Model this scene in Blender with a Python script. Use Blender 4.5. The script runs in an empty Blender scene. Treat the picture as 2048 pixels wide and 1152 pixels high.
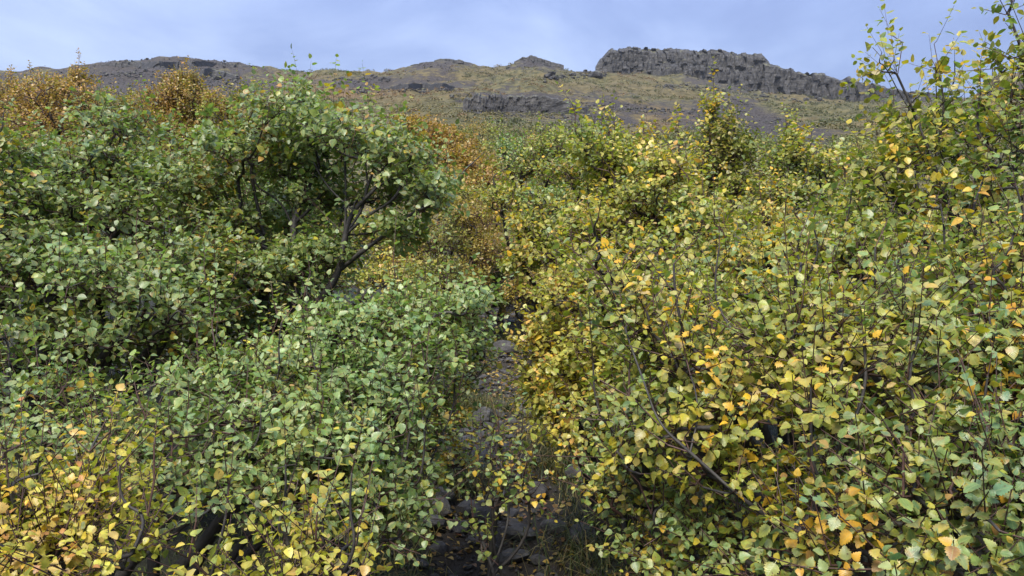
import bpy, math, random
import numpy as np
from mathutils import Matrix
R = math.radians
SC = bpy.context.scene
COL = SC.collection

# ------------------------------------------------------------------ camera, sky, sun, exposure
F = 1600.0                                   # focal length in pixels of a 2048 px wide picture
EYE = 1.6
cam_d = bpy.data.cameras.new('camera')
cam = bpy.data.objects.new('camera', cam_d)
COL.objects.link(cam)
cam.location = (0, 0, EYE)
cam.rotation_euler = (R(90), 0, 0)
cam_d.sensor_width = 36.0
cam_d.lens = 36.0 * F / 2048.0
cam_d.clip_start = 0.05
cam_d.clip_end = 5000
SC.camera = cam

SUN_EL, SUN_AZ = 50.0, 200.0                 # degrees; azimuth clockwise from +Y: behind the camera, to the left
world = bpy.data.worlds.new('World')
SC.world = world
world.use_nodes = True
nt = world.node_tree
for n in list(nt.nodes): nt.nodes.remove(n)
def N(t, typ, **kw):
    n = t.nodes.new(typ)
    for k, v in kw.items(): setattr(n, k, v)
    return n
def L(t, a, b): t.links.new(a, b)
def mixc(t, fac, a, b, blend='MIX'):
    m = N(t, 'ShaderNodeMix', data_type='RGBA', blend_type=blend)
    for i, v in ((0, fac), (6, a), (7, b)):
        if hasattr(v, 'is_output'): L(t, v, m.inputs[i])
        else: m.inputs[i].default_value = v if i == 0 else (*v, 1)
    return m.outputs[2]
def math_(t, op, a, b=None, clamp=False):
    m = N(t, 'ShaderNodeMath', operation=op, use_clamp=clamp)
    for i, v in ((0, a), (1, b)):
        if v is None: continue
        if hasattr(v, 'is_output'): L(t, v, m.inputs[i])
        else: m.inputs[i].default_value = v
    return m.outputs[0]
def ramp(t, fac, stops):
    r = N(t, 'ShaderNodeValToRGB')
    L(t, fac, r.inputs[0])
    e = r.color_ramp.elements
    e[0].position, e[0].color = stops[0][0], (*stops[0][1], 1)
    e[1].position, e[1].color = stops[-1][0], (*stops[-1][1], 1)
    for p, c in stops[1:-1]:
        x = e.new(p); x.color = (*c, 1)
    return r.outputs[0]
def noise(t, vec, scale, detail=4, rough=.55, dist=0.0):
    n = N(t, 'ShaderNodeTexNoise')
    n.inputs['Scale'].default_value = scale
    n.inputs['Detail'].default_value = detail
    n.inputs['Roughness'].default_value = rough
    n.inputs['Distortion'].default_value = dist
    if vec is not None: L(t, vec, n.inputs['Vector'])
    return n.outputs[0]

out = N(nt, 'ShaderNodeOutputWorld')
bg = N(nt, 'ShaderNodeBackground')
sky = N(nt, 'ShaderNodeTexSky', sky_type='NISHITA')
sky.sun_disc = False
sky.sun_elevation = R(SUN_EL)
sky.sun_rotation = R(SUN_AZ)
bg.inputs['Strength'].default_value = 0.1
tc = N(nt, 'ShaderNodeTexCoord')
mp = N(nt, 'ShaderNodeMapping')
mp.inputs['Scale'].default_value = (1.0, 1.0, 2.2)
mp.inputs['Location'].default_value = (.37, .2, .1)
L(nt, tc.outputs['Generated'], mp.inputs['Vector'])
n1 = noise(nt, mp.outputs[0], 3.2, 7, .56, .35)
n2 = noise(nt, mp.outputs[0], 1.5, 3, .5)
cl = math_(nt, 'ADD', math_(nt, 'MULTIPLY', n1, .62), math_(nt, 'MULTIPLY', n2, .38))
cloud = ramp(nt, cl, [(.36, (.47, .61, 1.16)), (.46, (.61, .79, 1.39)), (.53, (.79, .99, 1.6)), (.66, (1.12, 1.36, 1.98))])
sep = N(nt, 'ShaderNodeSeparateXYZ')
L(nt, tc.outputs['Generated'], sep.inputs[0])
el = math_(nt, 'MAXIMUM', sep.outputs[2], 0.0)
cie = math_(nt, 'DIVIDE', math_(nt, 'ADD', 1.0, math_(nt, 'MULTIPLY', el, 5.0)), 2.35)   # overcast: zenith brighter than the horizon
vm = N(nt, 'ShaderNodeVectorMath', operation='SCALE')
L(nt, cloud, vm.inputs[0]); L(nt, cie, vm.inputs['Scale'])
skyc = mixc(nt, .93, sky.outputs[0], vm.outputs[0])
L(nt, skyc, bg.inputs['Color'])
L(nt, bg.outputs[0], out.inputs['Surface'])

sun_d = bpy.data.lights.new('sun', 'SUN')
sun_d.energy = 1.5
sun_d.angle = R(24)
sun_d.color = (1.0, .95, .86)
sun = bpy.data.objects.new('sun', sun_d)
COL.objects.link(sun)
sun.rotation_euler = (R(90 - SUN_EL), 0, R(180 - SUN_AZ))
sun.location = (-3, -5, 30)

SC.render.engine = 'CYCLES'
vs = SC.view_settings
vs.view_transform = 'Standard'
vs.look = 'None'
vs.exposure = 2.4
vs.gamma = 1
vs.use_curve_mapping = False
SC.cycles.max_bounces = 8
SC.cycles.transparent_max_bounces = 4
SC.cycles.transmission_bounces = 4
SC.cycles.diffuse_bounces = 4
SC.cycles.use_denoising = True

# ------------------------------------------------------------------ helpers
rng = np.random.default_rng(7)
def _h(ix, iy, seed):
    n = (ix * 374761393 + iy * 668265263 + seed * 362437) & 0xffffffff
    n = ((n ^ (n >> 13)) * 1274126177) & 0xffffffff
    return ((n ^ (n >> 16)) & 0xffff) / 65535.0
def vnoise(x, y, seed=0):
    x = np.asarray(x, float); y = np.asarray(y, float)
    ix = np.floor(x).astype(np.int64); iy = np.floor(y).astype(np.int64)
    fx = x - ix; fy = y - iy
    fx = fx * fx * (3 - 2 * fx); fy = fy * fy * (3 - 2 * fy)
    a = _h(ix, iy, seed); b = _h(ix + 1, iy, seed); c = _h(ix, iy + 1, seed); d = _h(ix + 1, iy + 1, seed)
    return (a + (b - a) * fx) * (1 - fy) + (c + (d - c) * fx) * fy
def fbm(x, y, o=4, seed=0):
    s = 0; a = .5; t = 0
    for i in range(o):
        s = s + a * vnoise(x, y, seed + i * 17); t += a
        x = x * 2.03 + 3.1; y = y * 2.03 + 1.7; a *= .5
    return s / t
def smooth(a, b, x):
    t = np.clip((x - a) / (b - a), 0, 1)
    return t * t * (3 - 2 * t)
def unit(v):
    return v / np.maximum(np.linalg.norm(v, axis=-1, keepdims=True), 1e-9)
def lin(c):
    c = np.asarray(c, float) / 255.0
    return np.where(c <= .04045, c / 12.92, ((c + .055) / 1.055) ** 2.4)
def at(px, py, d):                            # a point seen at that place of the photograph, d metres ahead
    return np.array([(px - 1024) / F * d, d, EYE + (576 - py) / F * d])

def mesh_np(name, V, faces, mat, nside, uv=None, col=None, smooth_=True, attrs=None):
    """V (n,3), faces (m,nside) -> mesh"""
    me = bpy.data.meshes.new(name)
    V = np.ascontiguousarray(V, np.float32); faces = np.ascontiguousarray(faces, np.int32)
    m = len(faces)
    me.vertices.add(len(V)); me.vertices.foreach_set('co', V.ravel())
    me.loops.add(m * nside); me.loops.foreach_set('vertex_index', faces.ravel())
    me.polygons.add(m)
    me.polygons.foreach_set('loop_start', np.arange(m, dtype=np.int32) * nside)
    me.polygons.foreach_set('use_smooth', np.full(m, smooth_, dtype=bool))
    if uv is not None:
        l = me.uv_layers.new(name='uv')
        l.data.foreach_set('uv', np.ascontiguousarray(uv[faces.ravel()], np.float32).ravel())
    if col is not None:
        a = me.attributes.new('col', 'FLOAT_COLOR', 'POINT')
        c4 = np.ones((len(V), 4), np.float32); c4[:, :3] = col
        a.data.foreach_set('color', c4.ravel())
    for k, v in (attrs or {}).items():
        a = me.attributes.new(k, 'FLOAT', 'POINT')
        a.data.foreach_set('value', np.ascontiguousarray(v, np.float32).ravel())
    me.update(calc_edges=True)
    if mat: me.materials.append(mat)
    return me
def link(name, me, parent=None, kind=None, loc=None):
    o = bpy.data.objects.new(name, me)
    COL.objects.link(o)
    if parent is not None: o.parent = parent
    if kind: o['kind'] = kind
    if loc is not None: o.location = loc
    return o
def tag(o, label, cat, group=None):
    o['label'] = label; o['category'] = cat
    if group: o['group'] = group
    return o
def thing(name, loc, label, cat, group=None):
    o = bpy.data.objects.new(name, None)
    o.empty_display_size = .1
    COL.objects.link(o)
    o.location = loc
    return tag(o, label, cat, group)
def grid_faces(nr, nc):
    i = np.arange(nr - 1)[:, None] * nc + np.arange(nc - 1)[None]
    i = i.ravel()
    return np.stack([i, i + 1, i + nc + 1, i + nc], 1)

# ------------------------------------------------------------------ materials
def new_mat(name):
    m = bpy.data.materials.new(name); m.use_nodes = True
    t = m.node_tree
    p = t.nodes['Principled BSDF']
    return m, t, p
def leaf_material(name, rough=.36, trans=.42):
    m, t, p = new_mat(name)
    a = N(t, 'ShaderNodeAttribute', attribute_name='col')
    uv = N(t, 'ShaderNodeUVMap', uv_map='uv')
    s = N(t, 'ShaderNodeSeparateXYZ'); L(t, uv.outputs[0], s.inputs[0])
    across = math_(t, 'ABSOLUTE', math_(t, 'SUBTRACT', math_(t, 'MULTIPLY', s.outputs[0], 2.0), 1.0))
    g = N(t, 'ShaderNodeNewGeometry')
    nz = noise(t, g.outputs['Position'], 70, 3, .6)
    nb = noise(t, g.outputs['Position'], 22, 2, .6)
    # yellowing that starts at the margin
    edge = math_(t, 'MULTIPLY', math_(t, 'SUBTRACT', across, .45), 1.6, True)
    edge = math_(t, 'MULTIPLY', edge, math_(t, 'MULTIPLY', math_(t, 'SUBTRACT', nb, .40), 5.0, True))
    c1 = mixc(t, math_(t, 'MULTIPLY', edge, .7), a.outputs['Color'], tuple(lin((176, 152, 62))))
    # mottling and a few brown specks
    blot = math_(t, 'MULTIPLY', math_(t, 'SUBTRACT', noise(t, g.outputs['Position'], 55, 2, .5), .60), 7.0, True)
    c1 = mixc(t, math_(t, 'MULTIPLY', blot, .6), c1, tuple(lin((168, 128, 66))))
    c2 = mixc(t, 1.0, c1, ramp(t, nz, [(.3, (.74, .74, .74)), (.65, (1.14, 1.14, 1.14))]), 'MULTIPLY')
    spk = math_(t, 'MULTIPLY', math_(t, 'SUBTRACT', noise(t, g.outputs['Position'], 190, 1, .5), .66), 9.0, True)
    c3 = mixc(t, spk, c2, tuple(lin((96, 70, 40))))
    mid = math_(t, 'LESS_THAN', across, .07)
    c4 = mixc(t, math_(t, 'MULTIPLY', mid, .38), c3, tuple(lin((170, 175, 110))))
    L(t, c4, p.inputs['Base Color'])
    p.inputs['Roughness'].default_value = rough
    p.inputs['Specular IOR Level'].default_value = .5
    # side veins as fine relief
    w = N(t, 'ShaderNodeTexWave', wave_type='BANDS', bands_direction='Y')
    w.inputs['Scale'].default_value = 2.6
    cv = N(t, 'ShaderNodeCombineXYZ')
    L(t, s.outputs[0], cv.inputs[0])
    L(t, math_(t, 'SUBTRACT', s.outputs[1], math_(t, 'MULTIPLY', across, .28)), cv.inputs[1])
    L(t, cv.outputs[0], w.inputs['Vector'])
    bp = N(t, 'ShaderNodeBump'); bp.inputs['Strength'].default_value = .16; bp.inputs['Distance'].default_value = .001
    L(t, w.outputs['Fac'], bp.inputs['Height']); L(t, bp.outputs[0], p.inputs['Normal'])
    tr = N(t, 'ShaderNodeBsdfTranslucent')
    L(t, mixc(t, 1.0, c3, (1.0, 1.18, .5), 'MULTIPLY'), tr.inputs['Color'])
    mx = N(t, 'ShaderNodeMixShader'); mx.inputs[0].default_value = trans
    L(t, p.outputs[0], mx.inputs[1]); L(t, tr.outputs[0], mx.inputs[2])
    L(t, mx.outputs[0], t.nodes['Material Output'].inputs['Surface'])
    return m
M_LEAF = leaf_material('birch_leaf')
def far_leaf_material():
    m, t, p = new_mat('far_foliage')
    a = N(t, 'ShaderNodeAttribute', attribute_name='col')
    L(t, a.outputs['Color'], p.inputs['Base Color'])
    p.inputs['Roughness'].default_value = .6
    tr = N(t, 'ShaderNodeBsdfTranslucent')
    L(t, a.outputs['Color'], tr.inputs['Color'])
    mx = N(t, 'ShaderNodeMixShader'); mx.inputs[0].default_value = .3
    L(t, p.outputs[0], mx.inputs[1]); L(t, tr.outputs[0], mx.inputs[2])
    L(t, mx.outputs[0], t.nodes['Material Output'].inputs['Surface'])
    return m
M_FAR = far_leaf_material()
def bark_material(name, c0, c1, sc=60, bump=.5):
    m, t, p = new_mat(name)
    g = N(t, 'ShaderNodeNewGeometry')
    n = noise(t, g.outputs['Position'], sc, 5, .65)
    n_l = noise(t, g.outputs['Position'], 9, 3, .5)
    c = ramp(t, n, [(.3, c0), (.7, c1)])
    lich = math_(t, 'MULTIPLY', math_(t, 'SUBTRACT', n_l, .58), 6.0, True)
    c = mixc(t, math_(t, 'MULTIPLY', lich, .5), c, (.12, .115, .10))
    L(t, c, p.inputs['Base Color'])
    p.inputs['Roughness'].default_value = .7
    bp = N(t, 'ShaderNodeBump'); bp.inputs['Strength'].default_value = bump; bp.inputs['Distance'].default_value = .004
    L(t, n, bp.inputs['Height']); L(t, bp.outputs[0], p.inputs['Normal'])
    return m
M_BARK = bark_material('dark_bark', (.012, .010, .009), (.042, .036, .032))
M_TWIG = bark_material('twig_bark', (.028, .012, .009), (.085, .042, .030), 120, .2)
def rock_material(name, c0, c1, c2, sc, bump_d, moss=0.0, strata=0.0):
    m, t, p = new_mat(name)
    g = N(t, 'ShaderNodeNewGeometry')
    n = noise(t, g.outputs['Position'], sc, 8, .66)
    n3 = noise(t, g.outputs['Position'], sc * .22, 4, .6)
    c = ramp(t, n, [(.3, c0), (.55, c1), (.75, c2)])
    if strata:                                # thin lava layers
        mp_ = N(t, 'ShaderNodeMapping'); mp_.inputs['Scale'].default_value = (.12, .12, 1.5)
        L(t, g.outputs['Position'], mp_.inputs['Vector'])
        ns = noise(t, mp_.outputs[0], 1.0, 4, .6, .4)
        c = mixc(t, strata, c, ramp(t, ns, [(.35, (.25, .25, .25)), (.5, (.95, .95, .95)), (.65, (1.5, 1.46, 1.4))]), 'MULTIPLY')
    if moss:
        sp = N(t, 'ShaderNodeSeparateXYZ'); L(t, g.outputs['Normal'], sp.inputs[0])
        f = math_(t, 'MULTIPLY', math_(t, 'SUBTRACT', math_(t, 'ADD', math_(t, 'MULTIPLY', sp.outputs[2], .55), n3), .92), 5.0, True)
        c = mixc(t, math_(t, 'MULTIPLY', f, moss), c, tuple(lin((98, 96, 52))))
    L(t, c, p.inputs['Base Color'])
    p.inputs['Roughness'].default_value = .82
    bp = N(t, 'ShaderNodeBump'); bp.inputs['Strength'].default_value = .7; bp.inputs['Distance'].default_value = bump_d
    L(t, n, bp.inputs['Height']); L(t, bp.outputs[0], p.inputs['Normal'])
    return m, t, p
M_STONE = rock_material('path_stone', (.020, .019, .019), (.056, .052, .051), (.125, .118, .114), 24, .01)[0]
M_CLIFF = rock_material('basalt_cliff', (.010, .0095, .0095), (.036, .034, .033), (.105, .101, .097), .8, .5, .75, .95)[0]

def terrain_material():
    m, t, p = new_mat('hillside')
    g = N(t, 'ShaderNodeNewGeometry')
    P = g.outputs['Position']
    big = noise(t, P, .05, 6, .6)
    midn = noise(t, P, .35, 6, .65)
    fine = noise(t, P, 2.2, 5, .7)
    av = N(t, 'ShaderNodeAttribute', attribute_name='veg')
    ar = N(t, 'ShaderNodeAttribute', attribute_name='rust')
    scree = ramp(t, fine, [(.3, (.014, .0115, .0098)), (.5, (.036, .030, .0265)), (.68, (.11, .096, .086))])
    scree = mixc(t, math_(t, 'MULTIPLY', math_(t, 'SUBTRACT', big, .45), 3.0, True), scree, (.044, .037, .033))
    veg = ramp(t, midn, [(.28, tuple(lin((44, 44, 28)))), (.48, tuple(lin((76, 73, 46)))), (.7, tuple(lin((106, 97, 64))))])
    veg = mixc(t, math_(t, 'MULTIPLY', ar.outputs['Fac'], .8), veg, tuple(lin((104, 80, 54))))
    f = math_(t, 'ADD', av.outputs['Fac'], math_(t, 'MULTIPLY', math_(t, 'SUBTRACT', midn, .5), 1.9))
    f = math_(t, 'ADD', f, math_(t, 'MULTIPLY', math_(t, 'SUBTRACT', fine, .5), .7))
    f = math_(t, 'MULTIPLY', math_(t, 'SUBTRACT', f, .38), 2.6, True)
    c = mixc(t, f, scree, veg)
    L(t, c, p.inputs['Base Color'])
    p.inputs['Roughness'].default_value = .9
    p.inputs['Specular IOR Level'].default_value = .2
    bp = N(t, 'ShaderNodeBump'); bp.inputs['Strength'].default_value = .8; bp.inputs['Distance'].default_value = .5
    L(t, math_(t, 'ADD', fine, midn), bp.inputs['Height']); L(t, bp.outputs[0], p.inputs['Normal'])
    return m
M_HILL = terrain_material()
def soil_material():
    m, t, p = new_mat('soil')
    g = N(t, 'ShaderNodeNewGeometry')
    P = g.outputs['Position']
    a = noise(t, P, 14, 7, .7); b = noise(t, P, 90, 4, .7); c_ = noise(t, P, 2.5, 3, .5)
    av = N(t, 'ShaderNodeAttribute', attribute_name='path')
    dirt = ramp(t, a, [(.3, (.012, .009, .007)), (.55, (.03, .023, .018)), (.75, (.06, .048, .04))])
    dirt = mixc(t, math_(t, 'MULTIPLY', math_(t, 'SUBTRACT', b, .6), 6.0, True), dirt, (.11, .10, .095))
    moss = ramp(t, b, [(.3, (.006, .0065, .003)), (.7, (.022, .024, .009))])
    f = math_(t, 'SUBTRACT', 1.0, av.outputs['Fac'], True)
    f = math_(t, 'MULTIPLY', f, math_(t, 'MULTIPLY', math_(t, 'SUBTRACT', c_, .2), 4.0, True))
    L(t, mixc(t, f, dirt, moss), p.inputs['Base Color'])
    p.inputs['Roughness'].default_value = .85
    bp = N(t, 'ShaderNodeBump'); bp.inputs['Strength'].default_value = .8; bp.inputs['Distance'].default_value = .02
    L(t, math_(t, 'ADD', a, b), bp.inputs['Height']); L(t, bp.outputs[0], p.inputs['Normal'])
    return m
M_SOIL = soil_material()

# ------------------------------------------------------------------ terrain
SKY_PX = [-900, -300, 0, 180, 290, 370, 470, 560, 600, 640, 760, 820, 880, 930, 985, 1040, 1062, 1090, 1130, 1150, 1200, 1260, 1350, 1450, 1552, 1600, 1680, 1740, 1800, 1900, 1940, 2048, 2500, 3100]
SKY_PY = [190, 165, 146, 130, 115, 110, 117, 129, 132, 130, 136, 127, 119, 121, 123, 116, 114, 120, 131, 134, 140, 142, 152, 168, 181, 186, 194, 197, 204, 196, 189, 190, 200, 215]
Y_TOP = 430.0
PK_Y = np.array([-80, -20, 0, 12, 25, 50, 100, 180, 300, Y_TOP, 520, 700, 900.])
PK_Z = np.array([-8, -2.6, 0, 1.8, 3.9, 9.2, 20.8, 41.5, 77., 1.6 + .285 * Y_TOP, 124, 126, 118.])
def zprof(y): # smooth the piecewise profile a little
    return (np.interp(y, PK_Y, PK_Z) + np.interp(y * 1.06, PK_Y, PK_Z) / 1.06 + np.interp(y * .94, PK_Y, PK_Z) / .94) / 3
def hill_z(x, y):
    yy = np.maximum(y, 1.0)
    px = 1024 + F * x / yy
    e_sky = (576 - np.interp(px, SKY_PX, SKY_PY)) / F
    k = e_sky / .285
    w = smooth(50, 400, y)
    z = zprof(y)
    z = EYE + (z - EYE) * (1 + w * (k - 1))
    # the nearer shoulder at the far right
    sh = smooth(1890, 2020, px) * smooth(70, 150, y) * (1 - smooth(180, 260, y))
    z = z + sh * y * .052
    amp = smooth(12, 60, y) * (.35 + y * .0065)
    z = z + amp * (fbm(x / 13, y / 13, 5, 3) - .5) * 2.2
    z = z + smooth(60, 160, y) * (fbm(x / 45, y / 38, 3, 9) - .5) * y * .022
    st = fbm(x / 60 + 5, y / 60, 3, 21) * 9
    z = z + smooth(120, 260, y) * 3.2 * (np.abs((st % 1) - .5) - .25)     # small terraces
    return z
def path_x(y): return np.interp(y, [0, 3, 4.6, 5.8, 7.2, 8.5, 12], [-.02, -.05, -.11, -.07, -.16, -.2, .1]) + .04 * np.sin(y * 2.1)
def path_mask(x, y):
    w = .26 + .05 * vnoise(y * 1.7, y * 0, 5)
    return 1 - smooth(w * .75, w * 1.5, np.abs(x - path_x(y)))
def near_z(x, y):
    pm = path_mask(x, y)
    bank = smooth(.2, .9, np.abs(x - path_x(y))) * .13
    z = zprof(y) + bank * smooth(14, 8, y) + (fbm(x * 1.3, y * 1.3, 4, 31) - .5) * .22 * (1 - .6 * pm)
    z = z + (fbm(x * 7, y * 7, 3, 41) - .5) * .05 - .05 * pm
    # steps of the path
    z = z + pm * .06 * (np.abs((y * 1.15) % 1 - .5) - .25)
    return z
def ground(x, y):
    x = np.asarray(x, float); y = np.asarray(y, float)
    return np.where(y < 13, near_z(x, y), hill_z(x, y))

fx = np.concatenate([np.linspace(-60, -8, 30)[:-1], np.linspace(-8, -1.2, 90)[:-1], np.linspace(-1.2, 1.2, 110)[:-1], np.linspace(1.2, 8, 90)[:-1], np.linspace(8, 60, 30)])
fy = np.concatenate([np.linspace(-70, -2, 30)[:-1], np.linspace(-2, 2.5, 50)[:-1], np.linspace(2.5, 9, 230)[:-1], np.linspace(9, 13.6, 50)])
GX, GY = np.meshgrid(fx, fy)
GZ = near_z(GX, GY)
me = mesh_np('ground', np.stack([GX.ravel(), GY.ravel(), GZ.ravel()], 1), grid_faces(len(fy), len(fx)), M_SOIL, 4,
             attrs={'path': path_mask(GX, GY).ravel()})
ground_o = link('ground', me, kind='structure')

us = np.linspace(-1.55, 1.55, 560)
ys = np.exp(np.linspace(math.log(10.5), math.log(900), 330))
HU, HY = np.meshgrid(us, ys)
HX = HU * HY
HZ = hill_z(HX, HY) - .12 * (1 - smooth(11, 15, HY))
HPX = 1024 + F * HU; HPY = 576 - F * (HZ - EYE) / HY
# where plants grow on the hill and where the scree lies bare (world positions, found from where they are seen)
PATCH = [  # px, py, rx, ry, plants
    (330, 160, 200, 32, -.75), (330, 120, 160, 12, -.25), (560, 150, 80, 14, .35), (620, 185, 90, 14, .45), (480, 190, 60, 22, -.4),
    (780, 165, 110, 14, -.5), (700, 145, 90, 12, .35), (880, 128, 60, 10, -.3), (960, 150, 70, 12, .5), (800, 215, 110, 28, .8),
    (1060, 122, 40, 12, -.5), (1130, 165, 110, 16, .65), (1000, 205, 90, 16, -.5), (1250, 205, 110, 26, -.35), (1050, 270, 120, 40, .9),
    (1330, 185, 110, 20, .7), (1390, 165, 60, 14, -.5), (1480, 215, 60, 26, -.9), (1560, 260, 70, 26, -.85), (1650, 300, 60, 24, -.7),
    (1560, 205, 80, 18, .75), (1680, 230, 110, 24, .8), (1480, 170, 50, 10, -.4), (1300, 240, 110, 20, .3), (1420, 250, 60, 22, -.6),
    (1800, 235, 120, 30, .55), (1980, 180, 60, 14, -.4), (1150, 242, 150, 12, -.7), (1250, 150, 60, 10, .3), (1180, 140, 40, 10, -.5)]
veg = np.full(HPX.shape, .60)
for px, py, rx, ry, v in PATCH:
    veg += v * np.exp(-(((HPX - px) / rx) ** 2 + ((HPY - py) / ry) ** 2))
veg += (fbm(HX / 9, HY / 22, 4, 77) - .5) * .9
veg += .5 * (1 - smooth(40, 110, HY))
rust = np.exp(-(((HPX - 640) / 160) ** 2 + ((HPY - 185) / 22) ** 2)) + .8 * np.exp(-(((HPX - 1330) / 120) ** 2 + ((HPY - 235) / 18) ** 2)) + .7 * np.exp(-(((HPX - 1990) / 60) ** 2 + ((HPY - 190) / 22) ** 2))
rust = np.clip(rust * (.4 + 1.2 * fbm(HX / 12, HY / 20, 3, 91)) + .25 * (fbm(HX / 30, HY / 30, 3, 93) > .6), 0, 1)
me = mesh_np('hillside', np.stack([HX.ravel(), HY.ravel(), HZ.ravel()], 1), grid_faces(len(ys), len(us)), M_HILL, 4,
             attrs={'veg': veg.ravel(), 'rust': rust.ravel()})
link('hillside', me, kind='structure')

# ------------------------------------------------------------------ cliffs
def dist_of(px, py):                          # how far ahead the hillside is met along that line of sight
    yy = np.exp(np.linspace(math.log(30), math.log(Y_TOP), 240))
    z = hill_z((px - 1024) / F * yy, yy)
    p = np.maximum.accumulate(EYE * 0 + (z - EYE) / yy)
    return float(np.interp((576 - py) / F, p, yy))
def cliff(pxs, tops, bots, tiers=1, D=None, colw=2.2, rough=1.0, seed=0, nc=None, depth=22, bury=3.0, blk=1.0):
    x0, x1 = pxs[0], pxs[-1]
    nc = nc or int((x1 - x0) * 1.1) + 12
    px = np.linspace(x0, x1, nc)
    top = np.interp(px, pxs, tops); bot = np.interp(px, pxs, bots)
    if D is None:
        kx = np.linspace(x0, x1, 9)
        kd = [dist_of(a, np.interp(a, pxs, bots)) for a in kx]
        D_ = np.interp(px, kx, kd)
        D_ = np.convolve(np.pad(D_, 9, 'edge'), np.ones(19) / 19, 'valid')
    else:
        D_ = np.interp(px, pxs, D) if hasattr(D, '__len__') else np.full(nc, float(D))
    nr = 44
    v = np.linspace(0, 1, nr)
    PX, Vv = np.meshgrid(px, v)
    Dm = np.broadcast_to(D_, PX.shape)
    s = PX / F * Dm                           # metres along the face
    zt = EYE + (576 - top) / F * D_; zb = EYE + (576 - bot) / F * D_ - bury
    lead = (9.0 * (tiers - 1) + 3.5) if tiers > 1 else 3.0
    zt = EYE + (zt - EYE) * (1 + lead / D_)       # the upper tiers stand farther back
    # a broken top edge
    zt = zt + (fbm(s[0] / (colw * 2), s[0] * 0, 3, seed + 1) - .6) * rough * 3.2 * np.minimum(1, (zt - zb - bury) / 8)
    Zc = zb + (zt - zb) * Vv
    q = colw / 2.2
    cid = np.floor((s + 1.6 * fbm(s / 6 / q, Zc / 7 / q, 3, seed + 3) * colw) / colw)
    colo = _h(cid.astype(np.int64), (Zc / (5.5 * q) + _h(cid.astype(np.int64), cid.astype(np.int64) * 0, seed) * 2).astype(np.int64), seed + 5)
    face = ((colo - .5) * 3.4 * (blk) + (fbm(s / 16 / q, Zc / 22 / q, 4, seed + 7) - .5) * 6 + (fbm(s / 1.6 / q, Zc / 3.5 / q, 3, seed + 9) - .5) * 2.2) * rough * q
    tv = np.minimum(Vv * tiers, tiers - 1e-6)
    led = np.floor(tv) * (9.0 if tiers > 1 else 0) + (tv % 1) * 1.6
    lean = smooth(.86, 1.0, Vv) * 2.5
    ends = np.minimum(smooth(0, 25, PX - x0), smooth(0, 25, x1 - PX))
    Dp = Dm + led + lean - face * (.3 + .7 * ends) * (Vv > 0)
    X = (PX - 1024) / F * Dm; Y = Dp
    X = X * (1 + 0 * Dp)
    # top surface going back, then down
    rows = [np.stack([X, Y, Zc], -1)]
    for k, (back, drop) in enumerate(((2, -.3), (5, .2), (depth * .6, 1.2), (depth, 3.0), (depth * 1.6, 30))):
        zz = Zc[-1] - drop + (fbm(s[0] / 4, s[0] * 0 + k * 3.3, 3, seed + 11) - .5) * 1.6 * rough
        rows.append(np.stack([X[-1] * (Y[-1] + back) / Y[-1], Y[-1] + back, zz], -1)[None])
    V = np.concatenate(rows, 0)
    me = mesh_np('cliff', V.reshape(-1, 3), grid_faces(V.shape[0], nc), M_CLIFF, 4, smooth_=False)
    return link('cliff', me, kind='structure')
cliff([1196, 1206, 1222, 1262, 1300, 1385, 1450, 1500, 1540, 1552, 1560], [132, 116, 100, 92, 91, 97, 100, 105, 108, 120, 134],
      [144, 146, 147, 147, 150, 160, 170, 175, 181, 183, 184], tiers=2, D=424, colw=2.3, seed=10, nc=560)
cliff([1530, 1560, 1600, 1680, 1740, 1800, 1850, 1895], [120, 131, 140, 151, 163, 176, 181, 186], [178, 180, 186, 194, 202, 206, 204, 200], D=420, colw=2.8, seed=40, nc=420)
cliff([925, 940, 970, 1010, 1060, 1110, 1150, 1180], [200, 186, 182, 184, 188, 195, 205, 215], [226, 228, 226, 224, 226, 228, 230, 229], colw=.62, rough=1.3, seed=70, nc=520, blk=.35, depth=10, bury=2)
cliff([1028, 1045, 1062, 1085, 1110, 1128], [122, 112, 109, 115, 123, 130], [128, 131, 132, 133, 135, 136], D=426, colw=2.0, rough=.6, seed=90)
cliff([820, 850, 880, 920, 945], [128, 121, 116, 119, 126], [134, 134, 133, 133, 134], D=424, colw=2.4, rough=.6, seed=110)
cliff([385, 400, 425, 445, 470], [142, 134, 137, 143, 150], [152, 153, 155, 156, 157], colw=2.2, rough=.6, seed=130, depth=10)
cliff([200, 250, 330, 390, 440, 500], [128, 121, 119, 121, 124, 131], [134, 136, 135, 134, 134, 136], colw=2.6, rough=.5, seed=150, depth=12)
cliff([770, 800, 850, 890, 905], [174, 166, 164, 165, 173], [180, 180, 179, 178, 178], colw=1.8, rough=.5, seed=170, depth=10)

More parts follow.
